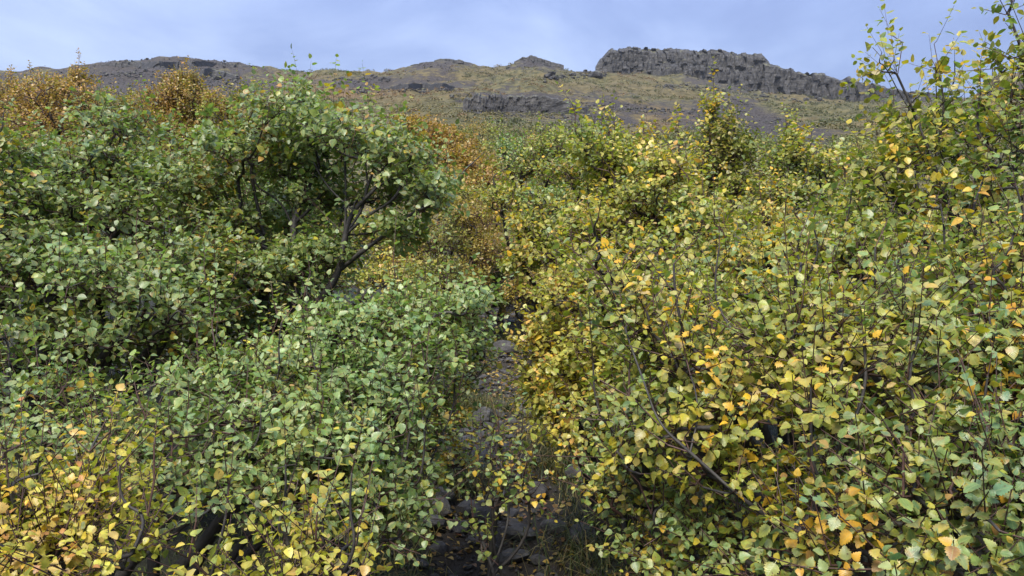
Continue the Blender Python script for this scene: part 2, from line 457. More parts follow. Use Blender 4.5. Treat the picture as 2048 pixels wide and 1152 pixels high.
# ------------------------------------------------------------------ leaves
def leaf_proto(lod, k, g):
    """one birch leaf: base at the origin, along +Y, upper side +Z, length 1 (blade), short petiole below"""
    if lod == 0:   vs = [.05, .13, .19, .28, .34, .44, .5, .6, .66, .75, .81, .9]
    elif lod == 1: vs = [.08, .28, .52, .8]
    elif lod == 2: vs = [.22, .62]
    fold = g.uniform(.02, .3); curl = g.uniform(-.15, .5) * (1.6 if k % 3 == 1 else 1); twist = g.uniform(-.25, .25); wd = g.uniform(.86, 1.08)
    prof = lambda v: np.interp(v, [0, .06, .16, .3, .42, .6, .8, .93, 1], [.0, .2, .37, .455, .465, .40, .245, .11, 0]) * wd
    pts = []; uv = []; tri = []
    def add(x, v, e=0):
        z = fold * abs(x) - curl * v * v + twist * x * v
        if lod < 2: z += .035 * math.sin(v * 9 + k + (3 if x > 0 else 0)) * abs(x) * 2
        pts.append((x, v, z)); uv.append((.5 + .5 * e, v)); return len(pts) - 1
    ragged = lod < 2 and k % 4 == 3
    b = add(0, 0)
    mids = [add(0, v) for v in ([.25, .5, .75] if lod == 0 else [.5] if lod == 1 else [])]
    t = add(0, 1)
    spine = [b] + mids + [t]
    for sgn in (-1, 1):
        mar = []
        for i, v in enumerate(vs):
            w = float(prof(v))
            if ragged: w *= g.uniform(.45, 1.05)
            if lod == 0: w = w * (1.1 if i % 2 else .9) + (.02 if i % 2 else 0)
            mar.append(add(sgn * w, v - (.03 if lod == 0 and i % 2 == 0 else 0), sgn))
        # zip spine and margin
        i = j = 0
        chain = mar + [t]
        cur = b
        tri_s = []
        while True:
            sv = pts[spine[i + 1]][1] if i + 1 < len(spine) else 9
            mv = pts[chain[j]][1]
            if i + 1 < len(spine) - 1 and sv < mv - .02:
                if j > 0: tri_s.append((spine[i], chain[j - 1], spine[i + 1]))
                i += 1
            else:
                if j > 0: tri_s.append((spine[i], chain[j - 1], chain[j]))
                j += 1
                if j >= len(chain): break
        # close what is left of the spine
        for tr in tri_s:
            if len(set(tr)) == 3: tri.append(tr if sgn > 0 else tr[::-1])
        while i + 1 < len(spine) - 1:
            tri.append((spine[i], chain[-2], spine[i + 1])); i += 1
    if lod < 2:                               # petiole
        p0 = len(pts)
        for q in ((-.018, 0, 0), (.018, 0, 0), (.012, -.3, .03), (-.012, -.3, .03)):
            pts.append(q); uv.append((.5, .02))
        tri += [(p0, p0 + 3, p0 + 2), (p0, p0 + 2, p0 + 1)]
    return np.array(pts), np.array(uv), np.array(tri)
gl = np.random.default_rng(3)
PROTO = {l: [leaf_proto(l, k, gl) for k in range(10 if l == 0 else 8)] for l in (0, 1, 2)}

PAL = {   # weight, colour as the leaf itself has it (sRGB)
    'green': [(28, (94, 108, 58)), (22, (110, 124, 66)), (16, (104, 122, 82)), (12, (126, 134, 70)), (14, (136, 146, 102)), (4, (152, 150, 66)), (1.2, (190, 162, 54)), (.3, (170, 122, 56))],
    'fresh': [(26, (110, 128, 70)), (24, (122, 140, 86)), (20, (138, 148, 82)), (12, (112, 134, 92)), (14, (152, 160, 112)), (1.5, (196, 170, 54)), (1.2, (180, 150, 94))],
    'yellowgreen': [(22, (136, 138, 52)), (20, (120, 130, 60)), (15, (154, 150, 72)), (28, (108, 126, 80)), (11, (164, 154, 90)), (6, (186, 166, 50)), (4, (212, 158, 44)), (4, (182, 152, 104))],
    'yellow': [(26, (174, 164, 64)), (22, (192, 176, 78)), (18, (148, 150, 64)), (9, (200, 166, 92)), (14, (124, 134, 72)), (6, (212, 164, 54)), (4, (182, 130, 76))],
    'golden': [(22, (156, 150, 68)), (18, (176, 164, 84)), (22, (134, 138, 62)), (11, (192, 172, 98)), (14, (114, 128, 64)), (8, (212, 172, 42)), (4, (192, 140, 76))],
    'bluegreen': [(24, (104, 122, 72)), (20, (102, 126, 86)), (18, (124, 134, 66)), (14, (140, 146, 92)), (10, (150, 146, 54)), (8, (188, 160, 56)), (5, (204, 150, 50)), (3, (160, 110, 60))],
    'orange': [(28, (162, 118, 66)), (26, (152, 124, 68)), (18, (176, 134, 72)), (12, (134, 100, 60)), (16, (138, 128, 70))],
    'olive': [(28, (122, 120, 52)), (26, (104, 112, 52)), (20, (140, 134, 66)), (14, (88, 104, 54)), (12, (154, 130, 66))],
    'dull': [(30, (92, 102, 48)), (26, (108, 110, 52)), (22, (76, 90, 46)), (14, (124, 118, 58)), (8, (140, 118, 60))],
    'tan': [(30, (142, 126, 62)), (26, (154, 130, 60)), (22, (120, 114, 54)), (22, (156, 116, 58))],
}
ALB = 1.12
def pal_cols(pal, n, g, pos=None, f=4.5):
    """colours of n leaves; with positions given, neighbouring leaves of a bough turn together"""
    P_ = sorted(PAL[pal], key=lambda a: a[1][1] - a[1][0])
    w = np.array([a for a, _ in P_], float); cw = np.cumsum(w / w.sum())
    c = np.array([lin(b) for _, b in P_])
    u = g.random(n)
    if pos is not None:
        q = fbm(pos[:, 0] * f + pos[:, 1] * 1.7, pos[:, 2] * f - pos[:, 1] * f * .8, 3, 17)
        q = np.argsort(np.argsort(q)) / max(1, n - 1)
        m = g.random(n) < .62
        u = np.where(m, np.clip(q + g.normal(0, .16, n), 0, .999), u)
    i = np.searchsorted(cw, u).clip(0, len(w) - 1)
    j = g.choice(len(w), n, p=w / w.sum())
    k = g.uniform(0, .4, (n, 1))
    out = c[i] * (1 - k) + c[j] * k
    out = out * g.uniform(.78, 1.22, (n, 1)) * g.uniform(.94, 1.06, (n, 3))
    return out * ALB * (np.array([.93, 1.02, 1.04]) if pal in ('green', 'fresh', 'bluegreen') else np.array([.97, 1.01, .93]))

def emit_leaves(lod, pos, ax, size, col, g):
    """join leaves into one mesh's arrays"""
    Vs, Fs, Us, Cs = [], [], [], []
    off = 0
    which = g.integers(0, len(PROTO[lod]), len(pos))
    for k, (P, U, T) in enumerate(PROTO[lod]):
        s = which == k
        n = int(s.sum())
        if not n: continue
        W = np.einsum('pk,nkj->npj', P, ax[s]) * size[s][:, None, None] + pos[s][:, None]
        Vs.append(W.reshape(-1, 3)); Us.append(np.tile(U, (n, 1)))
        Cs.append(np.repeat(col[s], len(P), 0))
        Fs.append((T[None] + (np.arange(n) * len(P))[:, None, None] + off).reshape(-1, 3))
        off += n * len(P)
    return np.concatenate(Vs), np.concatenate(Fs), np.concatenate(Us), np.concatenate(Cs)

# ------------------------------------------------------------------ growing a shrub
class Shrub: pass
def grow(base, stems, tips, g, zig=.16):
    """stems: polylines from the base; tips: points to be reached. returns nodes, parents, tip node ids"""
    pos = [np.array(base, float)]; par = [-1]; pl = [0.0]
    def add(p, q):
        pos.append(np.array(p, float)); par.append(q)
        pl.append(pl[q] + float(np.linalg.norm(pos[-1] - pos[q]))); return len(pos) - 1
    for st in stems:
        cur = 0
        if len(pos) > 1:                      # branch off the nearest earlier node when that is closer than the base
            A = np.array(pos); d = np.linalg.norm(A - st[0], axis=1); j = int(d.argmin())
            if d[j] < np.linalg.norm(st[0] - pos[0]): cur = j
        for p in st:
            if np.linalg.norm(p - pos[cur]) < .01: continue
            v = p - pos[cur]; ln = float(np.linalg.norm(v)); m = max(1, int(ln / .11))
            a = pos[cur].copy()
            for i in range(1, m + 1):
                q = a + v * i / m
                if i < m: q = q + g.normal(0, .011, 3)
                cur = add(q, cur)
    tips = np.asarray(tips)
    rem = np.ones(len(tips), bool); tipid = np.full(len(tips), -1)
    def cost(A, apl, T):
        d = np.linalg.norm(A[None] - T[:, None], axis=2)
        return d + .26 * apl[None] + .55 * np.maximum(0, A[None, :, 2] - T[:, None, 2])
    A = np.array(pos); C = cost(A, np.array(pl), tips)
    bn = C.argmin(1); bc = C.min(1)
    for _ in range(len(tips)):
        i = int(np.where(rem, bc, 1e9).argmin()); rem[i] = False
        q = int(bn[i]); p0 = pos[q]; p1 = tips[i]
        v = p1 - p0; ln = float(np.linalg.norm(v)); m = max(1, int(ln / .09))
        first = len(pos); cur = q
        for k in range(1, m + 1):
            f = k / m
            p = p0 + v * f
            if k < m:
                p = p + g.normal(0, zig * ln / m, 3); p[2] += -.10 * ln * math.sin(math.pi * f)
            cur = add(p, cur)
        tipid[i] = cur
        nA = np.array(pos[first:]); c2 = cost(nA, np.array(pl[first:]), tips)
        k2 = c2.argmin(1); v2 = c2[np.arange(len(tips)), k2]
        upd = v2 < bc
        bc[upd] = v2[upd]; bn[upd] = first + k2[upd]
    return np.array(pos), np.array(par), tipid

def leaves_on(tippos, tipdir, center, leaf, per, g, up=.55, sh=(.07, .17)):
    """shoots at the twig ends and the alternate leaves along them"""
    n = len(tippos)
    outw = unit(tippos - center)
    sd = unit(tipdir * .5 + outw * .35 + np.array([0, 0, .45]) + g.normal(0, .38, (n, 3)))
    slen = g.uniform(sh[0], sh[1], n) * np.where(g.random(n) < .12, 1.7, 1.0)
    k = np.clip(g.poisson(per, n), 3, None)
    ti = np.repeat(np.arange(n), k)
    idx = np.concatenate([np.arange(a) for a in k])
    t = 1 - idx / np.repeat(k, k) * .95 + g.normal(0, .02, len(ti))
    S = sd[ti]
    p = tippos[ti] + S * (slen[ti] * np.clip(t, 0, 1.02))[:, None]
    a1 = unit(np.cross(S, np.array([.31, .17, .93]))); a2 = np.cross(S, a1)
    ang = idx * 2.4 + g.uniform(0, 6.28, n)[ti] + g.normal(0, .4, len(ti))
    side = a1 * np.cos(ang)[:, None] + a2 * np.sin(ang)[:, None]
    term = (idx == 0)[:, None]
    Yd = unit(np.where(term, S + side * .35, S * .45 + side * .95) + np.array([0, 0, -.12]) + g.normal(0, .18, (len(ti), 3)))
    nr = unit(np.array([0, 0, up]) + S * .35 + outw[ti] * .25 + g.normal(0, .42, (len(ti), 3)))
    X = unit(np.cross(Yd, nr)); Z = np.cross(X, Yd)
    size = leaf * g.normal(1, .27, len(ti)).clip(.4, 1.6) * np.where(t > .93, .82, 1.0)
    pos = p + Yd * (size * .3)[:, None]
    return pos, np.stack([X, Yd, Z], 1), size, tippos, tippos + sd * slen[:, None]

def prism(A, B, ra, rb, sides=3):
    n = len(A)
    d = unit(B - A)
    ref = np.where(np.abs(d[:, 2:3]) > .9, np.array([1., 0, 0]), np.array([0, 0, 1.]))
    u = unit(np.cross(d, ref)); v = np.cross(d, u)
    th = np.arange(sides) * 2 * math.pi / sides
    ring = u[:, None] * np.cos(th)[None, :, None] + v[:, None] * np.sin(th)[None, :, None]
    V = np.concatenate([A[:, None] + ring * ra[:, None, None], B[:, None] + ring * rb[:, None, None]], 1)
    f = np.array([(i, (i + 1) % sides, sides + (i + 1) % sides, sides + i) for i in range(sides)])
    Fc = (f[None] + (np.arange(n) * 2 * sides)[:, None, None]).reshape(-1, 4)
    return V.reshape(-1, 3), Fc
def tube(P, r, sides=7):
    P = np.asarray(P); r = np.asarray(r)
    if len(P) > 2:                             # round the corners
        for _ in range(2 if len(P) < 40 else 1):
            Q = np.empty((2 * len(P) - 2, 3)); q = np.empty(2 * len(P) - 2)
            Q[0::2] = .75 * P[:-1] + .25 * P[1:]; Q[1::2] = .25 * P[:-1] + .75 * P[1:]
            q[0::2] = .75 * r[:-1] + .25 * r[1:]; q[1::2] = .25 * r[:-1] + .75 * r[1:]
            P = np.concatenate([P[:1], Q, P[-1:]]); r = np.concatenate([r[:1], q, r[-1:]])
    T = unit(np.gradient(P, axis=0))
    u = np.zeros_like(P); ref = np.array([.2, .9, .1])
    cur = unit(np.cross(T[0], ref))
    for i in range(len(P)):
        cur = cur - T[i] * cur.dot(T[i]); cur = cur / max(1e-9, np.linalg.norm(cur)); u[i] = cur
    w = np.cross(T, u)
    th = np.arange(sides) * 2 * math.pi / sides
    bump = 1 + .10 * np.sin(th * 2 + P[:, :1] * 40) + .08 * np.sin(P[:, 2:3] * 55 + th)
    V = P[:, None] + (u[:, None] * np.cos(th)[None, :, None] + w[:, None] * np.sin(th)[None, :, None]) * (r[:, None] * bump)[..., None]
    n = len(P)
    V = np.concatenate([V.reshape(-1, 3), P[-1:] + T[-1:] * r[-1], P[:1]])
    Fc = []
    i = np.arange(n - 1)[:, None] * sides; j = np.arange(sides)[None]; j2 = (j + 1) % sides
    Q = np.stack([i + j, i + j2, i + sides + j2, i + sides + j], -1).reshape(-1, 4)
    e = n * sides
    cap = np.array([((n - 1) * sides + a, (n - 1) * sides + (a + 1) % sides, e, e) for a in range(sides)])
    tris = np.concatenate([Q[:, [0, 1, 2]], Q[:, [0, 2, 3]], cap[:, :3]])
    return V, tris

SHRUBS = []
def shrub(name, label, pal, base, blobs, guides=(), leaf=.036, per=8, dens=2.2, lod=1, n_leaf=300, n_branch=14, group=None,
          cat='shrub', seed=None, up=.85, r0=.00125, sh=(.07, .17), pal2=None, auto=True, over=False):
    """base: (x, y) on the ground. blobs: (px, py, d, rx_px, ry_px[, rd metres]) lobes of the crown"""
    g = np.random.default_rng(seed if seed is not None else 100 + len(SHRUBS))
    b = np.array([base[0], base[1], float(ground(base[0], base[1])) - .03])
    tips, cen, stems, tl = [], [], [], []
    leaf = leaf * float(np.interp(np.mean([q[2] for q in blobs]), [1.2, 1.5, 2, 2.7, 3.4], [.39, .41, .48, .55, .60]))
    for gd in guides:
        stems.append([np.array(p) if len(p) == 3 and p[1] < 50 else at(*p) for p in gd])
    for bl in blobs:
        px, py, d, rx, ry = bl[:5]
        c = at(px, py, d); mx, mz = rx / F * d, ry / F * d
        mx = max(mx - .045, .45 * mx); mz = max(mz - .06, .4 * mz)      # the shoots reach beyond
        md = bl[5] if len(bl) > 5 else .65 * mx
        lp = leaf * F / d
        n = max(4, int(math.pi * rx * ry * dens / (lp * lp * .34) / per))
        dirv = unit(g.normal(0, 1, (n, 3))); rad = g.random((n, 1)) ** (1 / 2.4)
        q = c + dirv * rad * np.array([mx, md, mz]) * (1 + .16 * g.normal(0, 1, (n, 1)))
        tips.append(q); cen.append(np.tile(c - np.array([0, 0, mz * .5]), (n, 1)))
        if auto:
            mid = b + (c - b) * np.array([.35, .35, .5]) + g.normal(0, .05, 3)
            m2 = b + (c - b) * np.array([.75, .75, .8]) + g.normal(0, .04, 3)
            stems.append([b + g.normal(0, .03, 3) * np.array([1, 1, 0]), mid, m2, c])
    for bl in blobs:                           # upright sprigs above the crown line
        px, py, d, rx, ry = bl[:5]
        c = at(px, py, d); mx, mz = rx / F * d, ry / F * d
        for k in range(2 if rx > 40 else 1):
            top = c + np.array([g.uniform(-.8, .8) * mx, g.normal(0, .05), mz * .8 + g.uniform(.03, .16)])
            for f in (0, .06, .12):
                tips.append((top - np.array([g.normal(0, .008), 0, f]))[None]); cen.append((c - np.array([0, 0, mz]))[None])
    tips = np.concatenate(tips); cen = np.concatenate(cen)
    zg = ground(tips[:, 0], tips[:, 1])
    if not over:                               # people walk here: nothing hangs into the path below head height
        clear = (np.abs(tips[:, 0] - path_x(tips[:, 1])) > .06 + .09 * smooth(3.2, 2.2, tips[:, 1])) | (tips[:, 2] > zg + .95) | (tips[:, 1] > 6.9)
        tips, cen, zg = tips[clear], cen[clear], zg[clear]
    ok = (tips[:, 2] > zg + .06) & (np.linalg.norm(tips - np.array([0, 0, EYE]), axis=1) > .62) & (tips[:, 1] > .3)
    tips, cen = tips[ok], cen[ok]
    pos, par, tid = grow(b, stems, tips, g)
    td = unit(tips - pos[np.maximum(par[tid], 0)])
    sh = (sh[0] * .75, sh[1] * .75)
    lp_, ax, size, sa, sb = leaves_on(tips, td, cen, leaf, per, g, up, sh)
    S = Shrub()
    S.__dict__.update(name=name, label=label, pal=pal, b=b, pos=pos, par=par, lp=lp_, ax=ax, size=size, sa=sa, sb=sb, tid=tid,
                      col=pal_cols(pal, len(lp_), g, lp_), lod=lod, n_leaf=n_leaf, n_branch=n_branch, group=group, cat=cat, g=g, r0=r0)
    if pal2:                                   # some shoots of another colour (pal2: palette, share)
        m = vnoise(lp_[:, 0] * 3.5 + 9, lp_[:, 2] * 3.5 + lp_[:, 1] * 2, 55) > 1 - pal2[1]
        S.col[m] = pal_cols(pal2[0], int(m.sum()), g, lp_[m])
    SHRUBS.append(S)
    return S
# ------------------------------------------------------------------ the birch shrubs
# left of the path
shrub('birch_shrub', 'tall green birch left of the path with bare dark forked stems under its crown', 'green', (-.95, 3.35),
      [(590, 262, 3.4, 120, 62, .4), (700, 290, 3.3, 110, 66, .4), (800, 330, 3.2, 95, 70, .35), (860, 400, 3.1, 62, 56, .28), (490, 320, 3.4, 100, 60, .4),
       (380, 385, 3.35, 95, 66, .35), (600, 340, 3.5, 120, 46, .3), (770, 400, 3.4, 90, 34, .25), (440, 450, 3.4, 80, 40, .3), (600, 205, 3.4, 28, 40, .15), (540, 545, 3.2, 130, 60, .3), (650, 520, 3.3, 90, 50, .25), (500, 460, 3.4, 60, 50, .25), (800, 470, 3.2, 70, 44, .25), (640, 400, 3.5, 90, 50, .3), (430, 560, 3.1, 100, 66, .3)],
      guides=[[(560, 1080, 3.35), (575, 800, 3.3), (605, 640, 3.25), (652, 588, 3.2), (680, 540, 3.2), (690, 470, 3.2), (705, 420, 3.2), (760, 370, 3.2), (820, 340, 3.2)],
              [(680, 540, 3.2), (740, 490, 3.15), (800, 450, 3.1), (868, 405, 3.1)], [(690, 470, 3.2), (640, 420, 3.25), (560, 350, 3.3), (520, 300, 3.4)],
              [(690, 470, 3.2), (692, 400, 3.3), (690, 320, 3.3)],
              [(560, 1080, 3.35), (548, 760, 3.35), (530, 560, 3.3), (528, 470, 3.35), (512, 400, 3.4), (500, 330, 3.4), (560, 250, 3.4)], [(530, 560, 3.3), (470, 480, 3.35), (400, 410, 3.35)],
              [(575, 800, 3.3), (590, 560, 3.3), (585, 450, 3.35), (610, 390, 3.4), (640, 330, 3.45), (610, 230, 3.4)], [(585, 450, 3.35), (560, 400, 3.35), (470, 330, 3.4)],
              [(690, 470, 3.2), (735, 430, 3.2), (790, 400, 3.15), (850, 340, 3.1)], [(690, 470, 3.2), (725, 420, 3.2), (735, 370, 3.25), (730, 310, 3.3)], [(740, 490, 3.15), (820, 470, 3.1), (890, 440, 3.05)],
              [(705, 420, 3.2), (650, 370, 3.25), (620, 310, 3.3)], [(590, 560, 3.3), (550, 500, 3.3), (450, 460, 3.3), (400, 440, 3.3)], [(585, 450, 3.35), (640, 400, 3.35), (660, 340, 3.4)], [(528, 470, 3.35), (470, 420, 3.35), (430, 350, 3.4)]],
      leaf=.037, per=8, dens=2.5, n_branch=44, seed=11, auto=False, r0=.0007)
shrub('birch_shrub', 'green birch shrub at the far left, its dark twiggy top against orange birches', 'green', (-2.2, 3.6),
      [(235, 262, 3.5, 60, 44, .3), (170, 345, 3.5, 100, 56, .4), (245, 340, 3.4, 90, 66, .35), (120, 415, 3.3, 130, 70, .4), (250, 440, 3.2, 110, 70, .35), (50, 380, 3.4, 90, 60, .4)],
      leaf=.037, per=8, dens=2.3, n_branch=20, seed=12, guides=[[(215, 900, 3.6), (225, 420, 3.45), (238, 330, 3.45), (225, 240, 3.5)]], r0=.00125)
shrub('birch_shrub', 'green birch cut by the left edge of the picture, leaning in below the skyline', 'green', (-2.0, 2.9),
      [(-20, 310, 2.9, 50, 80, .3), (-40, 400, 2.8, 100, 90, .35), (20, 470, 2.7, 100, 60, .35), (-60, 560, 2.7, 110, 90, .35)], leaf=.038, dens=2.1, n_branch=14, seed=13)
shrub('birch_shrub', 'dense dark green birch shrub left of the forked birch, halfway down the left side', 'green', (-1.75, 2.9),
      [(120, 560, 2.75, 150, 80, .4), (280, 570, 2.75, 130, 80, .4), (370, 620, 2.7, 110, 80, .35), (80, 660, 2.6, 110, 60, .35), (230, 680, 2.6, 120, 50, .3), (400, 520, 3.0, 90, 60, .35)],
      leaf=.037, dens=2.2, n_branch=20, seed=14, pal2=('fresh', .35), r0=.00125)
shrub('birch_shrub', 'pale green birch bush bulging beside the path under the forked birch', 'fresh', (-.72, 2.85),
      [(700, 660, 2.7, 130, 70, .35), (840, 640, 2.75, 110, 56, .3), (930, 620, 2.8, 80, 44, .25), (600, 730, 2.5, 130, 80, .35), (760, 740, 2.5, 120, 66, .35), (880, 700, 2.6, 80, 50, .25), (690, 800, 2.35, 120, 60, .3)],
      leaf=.036, dens=2.4, n_branch=22, seed=15)
shrub('birch_shrub', 'light green birch bush spreading in front of the left thicket, lower middle left', 'fresh', (-1.0, 2.2),
      [(520, 820, 2.15, 150, 76, .35), (650, 880, 2.1, 140, 70, .3), (440, 760, 2.3, 110, 60, .3), (560, 930, 2.0, 130, 56, .3), (740, 860, 2.2, 110, 60, .3), (800, 800, 2.35, 80, 50, .25)],
      leaf=.035, dens=2.3, n_branch=22, seed=16)
shrub('birch_shrub', 'low grey green birch bush in the lower left, behind the yellow bush', 'green', (-1.35, 2.1),
      [(120, 860, 2.0, 160, 60, .35), (280, 880, 1.95, 130, 56, .3), (360, 960, 1.85, 120, 60, .3), (60, 790, 2.1, 110, 50, .3), (190, 930, 1.8, 120, 40, .25), (440, 990, 1.8, 80, 36, .2)],
      leaf=.035, dens=2.1, n_branch=20, seed=17, pal2=('fresh', .4))
shrub('birch_shrub', 'yellow birch bush filling the bottom left corner', 'yellow', (-.95, 1.45),
      [(60, 1030, 1.45, 110, 46, .2), (150, 1075, 1.4, 120, 60, .22), (60, 1125, 1.3, 130, 56, .22), (230, 1125, 1.3, 70, 50, .18), (180, 1000, 1.5, 56, 40, .15), (-60, 1060, 1.35, 100, 90, .2)],
      leaf=.033, dens=2.8, n_branch=18, seed=18, lod=0, pal2=('golden', .4))
shrub('birch_shrub', 'small pale yellow birch sprig rising at the bottom edge, left of the path', 'yellow', (-.38, 1.45),
      [(610, 1135, 1.4, 66, 44, .12), (680, 1105, 1.45, 34, 30, .08), (560, 1165, 1.3, 90, 40, .15), (440, 1165, 1.35, 80, 34, .12), (690, 1155, 1.35, 60, 36, .12)],
      leaf=.036, dens=1.7, n_branch=10, seed=19)
shrub('birch_shrub', 'green birch shrub with arching lower boughs over the grass left of the path', 'green', (-.62, 2.3),
      [(780, 960, 2.05, 110, 56, .25), (830, 1030, 2.0, 100, 50, .2), (740, 1070, 1.9, 80, 36, .2), (680, 990, 1.95, 110, 40, .22), (860, 900, 2.3, 60, 50, .2), (900, 830, 2.5, 50, 60, .2), (600, 1010, 1.9, 90, 34, .2)],
      leaf=.036, dens=2.0, n_branch=18, seed=20, guides=[[(640, 1100, 2.3), (760, 1000, 2.2), (850, 950, 2.3), (880, 880, 2.4), (940, 690, 2.6)]])
shrub('birch_sapling', 'thin green birch sapling standing in the stony path near the camera', 'bluegreen', (-.06, 2.55),
      [(985, 1000, 2.5, 60, 44, .1), (1010, 950, 2.5, 64, 40, .1), (1060, 990, 2.5, 44, 40, .1), (965, 1080, 2.4, 44, 50, .1), (1000, 890, 2.6, 24, 20, .08)],
      leaf=.033, dens=.42, per=6, n_branch=8, seed=21, cat='sapling', over=True)
shrub('birch_shrub', 'yellowing low birch on the left bank of the path above the boulders', 'bluegreen', (-.42, 4.0),
      [(930, 760, 3.8, 60, 50, .2), (900, 850, 3.6, 50, 44, .2), (960, 700, 4.0, 50, 44, .15), (910, 930, 3.4, 60, 50, .2)], leaf=.034, dens=1.3, n_branch=10, seed=22)
# right of the path
shrub('birch_shrub', 'yellow green birch whose long dark bough slants up to the left, right foreground', 'yellowgreen', (1.05, 1.95),
      [(1260, 640, 1.75, 90, 80, .25), (1350, 720, 1.65, 110, 80, .25), (1230, 560, 1.8, 50, 50, .15), (1300, 830, 1.6, 110, 70, .25), (1430, 820, 1.6, 110, 80, .25), (1240, 900, 1.7, 80, 60, .2), (1410, 930, 1.55, 110, 60, .22)],
      leaf=.036, dens=1.75, n_branch=30, seed=31, lod=0, r0=.00135, pal2=('yellow', .14),
      guides=[[(1700, 1150, 1.36), (1570, 1062, 1.34), (1470, 985, 1.34), (1380, 905, 1.36), (1318, 850, 1.38), (1290, 770, 1.45), (1250, 660, 1.55), (1225, 580, 1.62), (1212, 530, 1.66)], [(1318, 850, 1.38), (1270, 800, 1.45), (1200, 760, 1.5)], [(1380, 905, 1.36), (1400, 820, 1.4), (1380, 740, 1.5), (1330, 640, 1.6)]])
shrub('birch_shrub', 'bright yellow green birch in the right foreground with clusters of orange yellow leaves', 'yellowgreen', (1.3, 1.75),
      [(1560, 690, 1.6, 130, 80, .25), (1700, 720, 1.5, 130, 80, .25), (1590, 800, 1.45, 120, 70, .25), (1740, 830, 1.4, 130, 76, .25), (1620, 620, 1.7, 90, 50, .2), (1800, 640, 1.6, 110, 70, .2)],
      leaf=.037, dens=2.1, n_branch=30, seed=32, lod=0, pal2=('golden', .2), r0=.00125)
shrub('birch_shrub', 'blue green birch with toothed leaves filling the bottom right corner', 'bluegreen', (1.15, 1.25),
      [(1820, 960, 1.2, 160, 90, .22), (1960, 900, 1.2, 130, 90, .22), (1680, 1000, 1.25, 130, 80, .2), (1900, 1080, 1.1, 170, 80, .2), (1740, 1110, 1.12, 140, 70, .2), (2050, 1030, 1.1, 110, 110, .2), (1600, 1080, 1.25, 100, 70, .2)],
      leaf=.037, dens=2.0, n_branch=30, seed=33, lod=0, pal2=('yellowgreen', .22), r0=.00125)
shrub('birch_shrub', 'mixed green and yellow birch at the right edge under the tall sprigs', 'bluegreen', (1.9, 2.0),
      [(1900, 700, 1.6, 120, 80, .25), (2020, 640, 1.6, 100, 100, .25), (1980, 780, 1.5, 120, 80, .25), (1930, 560, 1.8, 110, 70, .25), (2060, 500, 1.8, 90, 90, .25)],
      leaf=.038, dens=2.2, n_branch=20, seed=34, pal2=('yellowgreen', .5))
shrub('birch_shrub', 'yellow birch hanging over the right side of the stony path', 'golden', (.55, 3.0),
      [(1130, 600, 3.0, 80, 60, .3), (1190, 680, 2.8, 90, 66, .3), (1120, 740, 2.9, 70, 60, .25), (1180, 810, 2.7, 80, 56, .25), (1100, 820, 2.9, 50, 50, .2), (1220, 760, 2.6, 70, 70, .25), (1130, 870, 2.7, 50, 40, .2), (1090, 690, 3.0, 60, 60, .2), (1080, 780, 3.0, 60, 60, .2)],
      leaf=.034, dens=2.3, n_branch=22, seed=35, pal2=('yellow', .35))
shrub('birch_shrub', 'low yellow green birch at the bottom of the picture, right of the largest boulder', 'yellowgreen', (.62, 2.0),
      [(1230, 980, 1.9, 80, 56, .2), (1330, 1010, 1.8, 90, 56, .2), (1260, 1070, 1.85, 66, 50, .18), (1400, 1070, 1.6, 100, 60, .2), (1340, 1130, 1.6, 90, 44, .18), (1500, 1120, 1.45, 90, 50, .18)],
      leaf=.034, dens=2.1, n_branch=20, seed=36, pal2=('bluegreen', .45))
shrub('birch_shrub', 'yellow green birch thicket in the middle of the right side with dark upright stems', 'yellowgreen', (1.15, 3.2),
      [(1480, 520, 2.9, 120, 66, .35), (1620, 500, 2.8, 110, 66, .35), (1380, 560, 2.9, 90, 60, .3), (1740, 540, 2.6, 100, 70, .35), (1550, 590, 2.6, 130, 56, .3), (1700, 620, 2.4, 110, 50, .3)],
      leaf=.036, dens=2.3, n_branch=24, seed=37, pal2=('golden', .15),
      guides=[[(1730, 1000, 2.9), (1735, 620, 2.6), (1740, 500, 2.6), (1755, 430, 2.6)], [(1560, 1000, 3.1), (1560, 620, 2.8), (1590, 470, 2.8)]])
shrub('birch_shrub', 'golden green birch with a slanting grey stem, right of the path at eye level', 'golden', (.75, 3.9),
      [(1180, 460, 3.6, 90, 60, .35), (1280, 420, 3.5, 90, 66, .35), (1300, 510, 3.3, 100, 60, .35), (1100, 510, 3.6, 70, 50, .3), (1200, 545, 3.3, 90, 44, .3), (1390, 450, 3.3, 90, 60, .3), (1220, 340, 3.6, 60, 60, .2), (1040, 530, 3.7, 50, 36, .2), (1165, 300, 3.6, 36, 40, .15), (1330, 350, 3.5, 70, 60, .25), (1060, 460, 3.7, 50, 40, .2)],
      leaf=.035, dens=2.3, n_branch=26, seed=38, pal2=('yellowgreen', .6),
      guides=[[(1430, 900, 3.6), (1340, 560, 3.4), (1330, 480, 3.4), (1270, 390, 3.45), (1200, 310, 3.5), (1150, 262, 3.55)]])
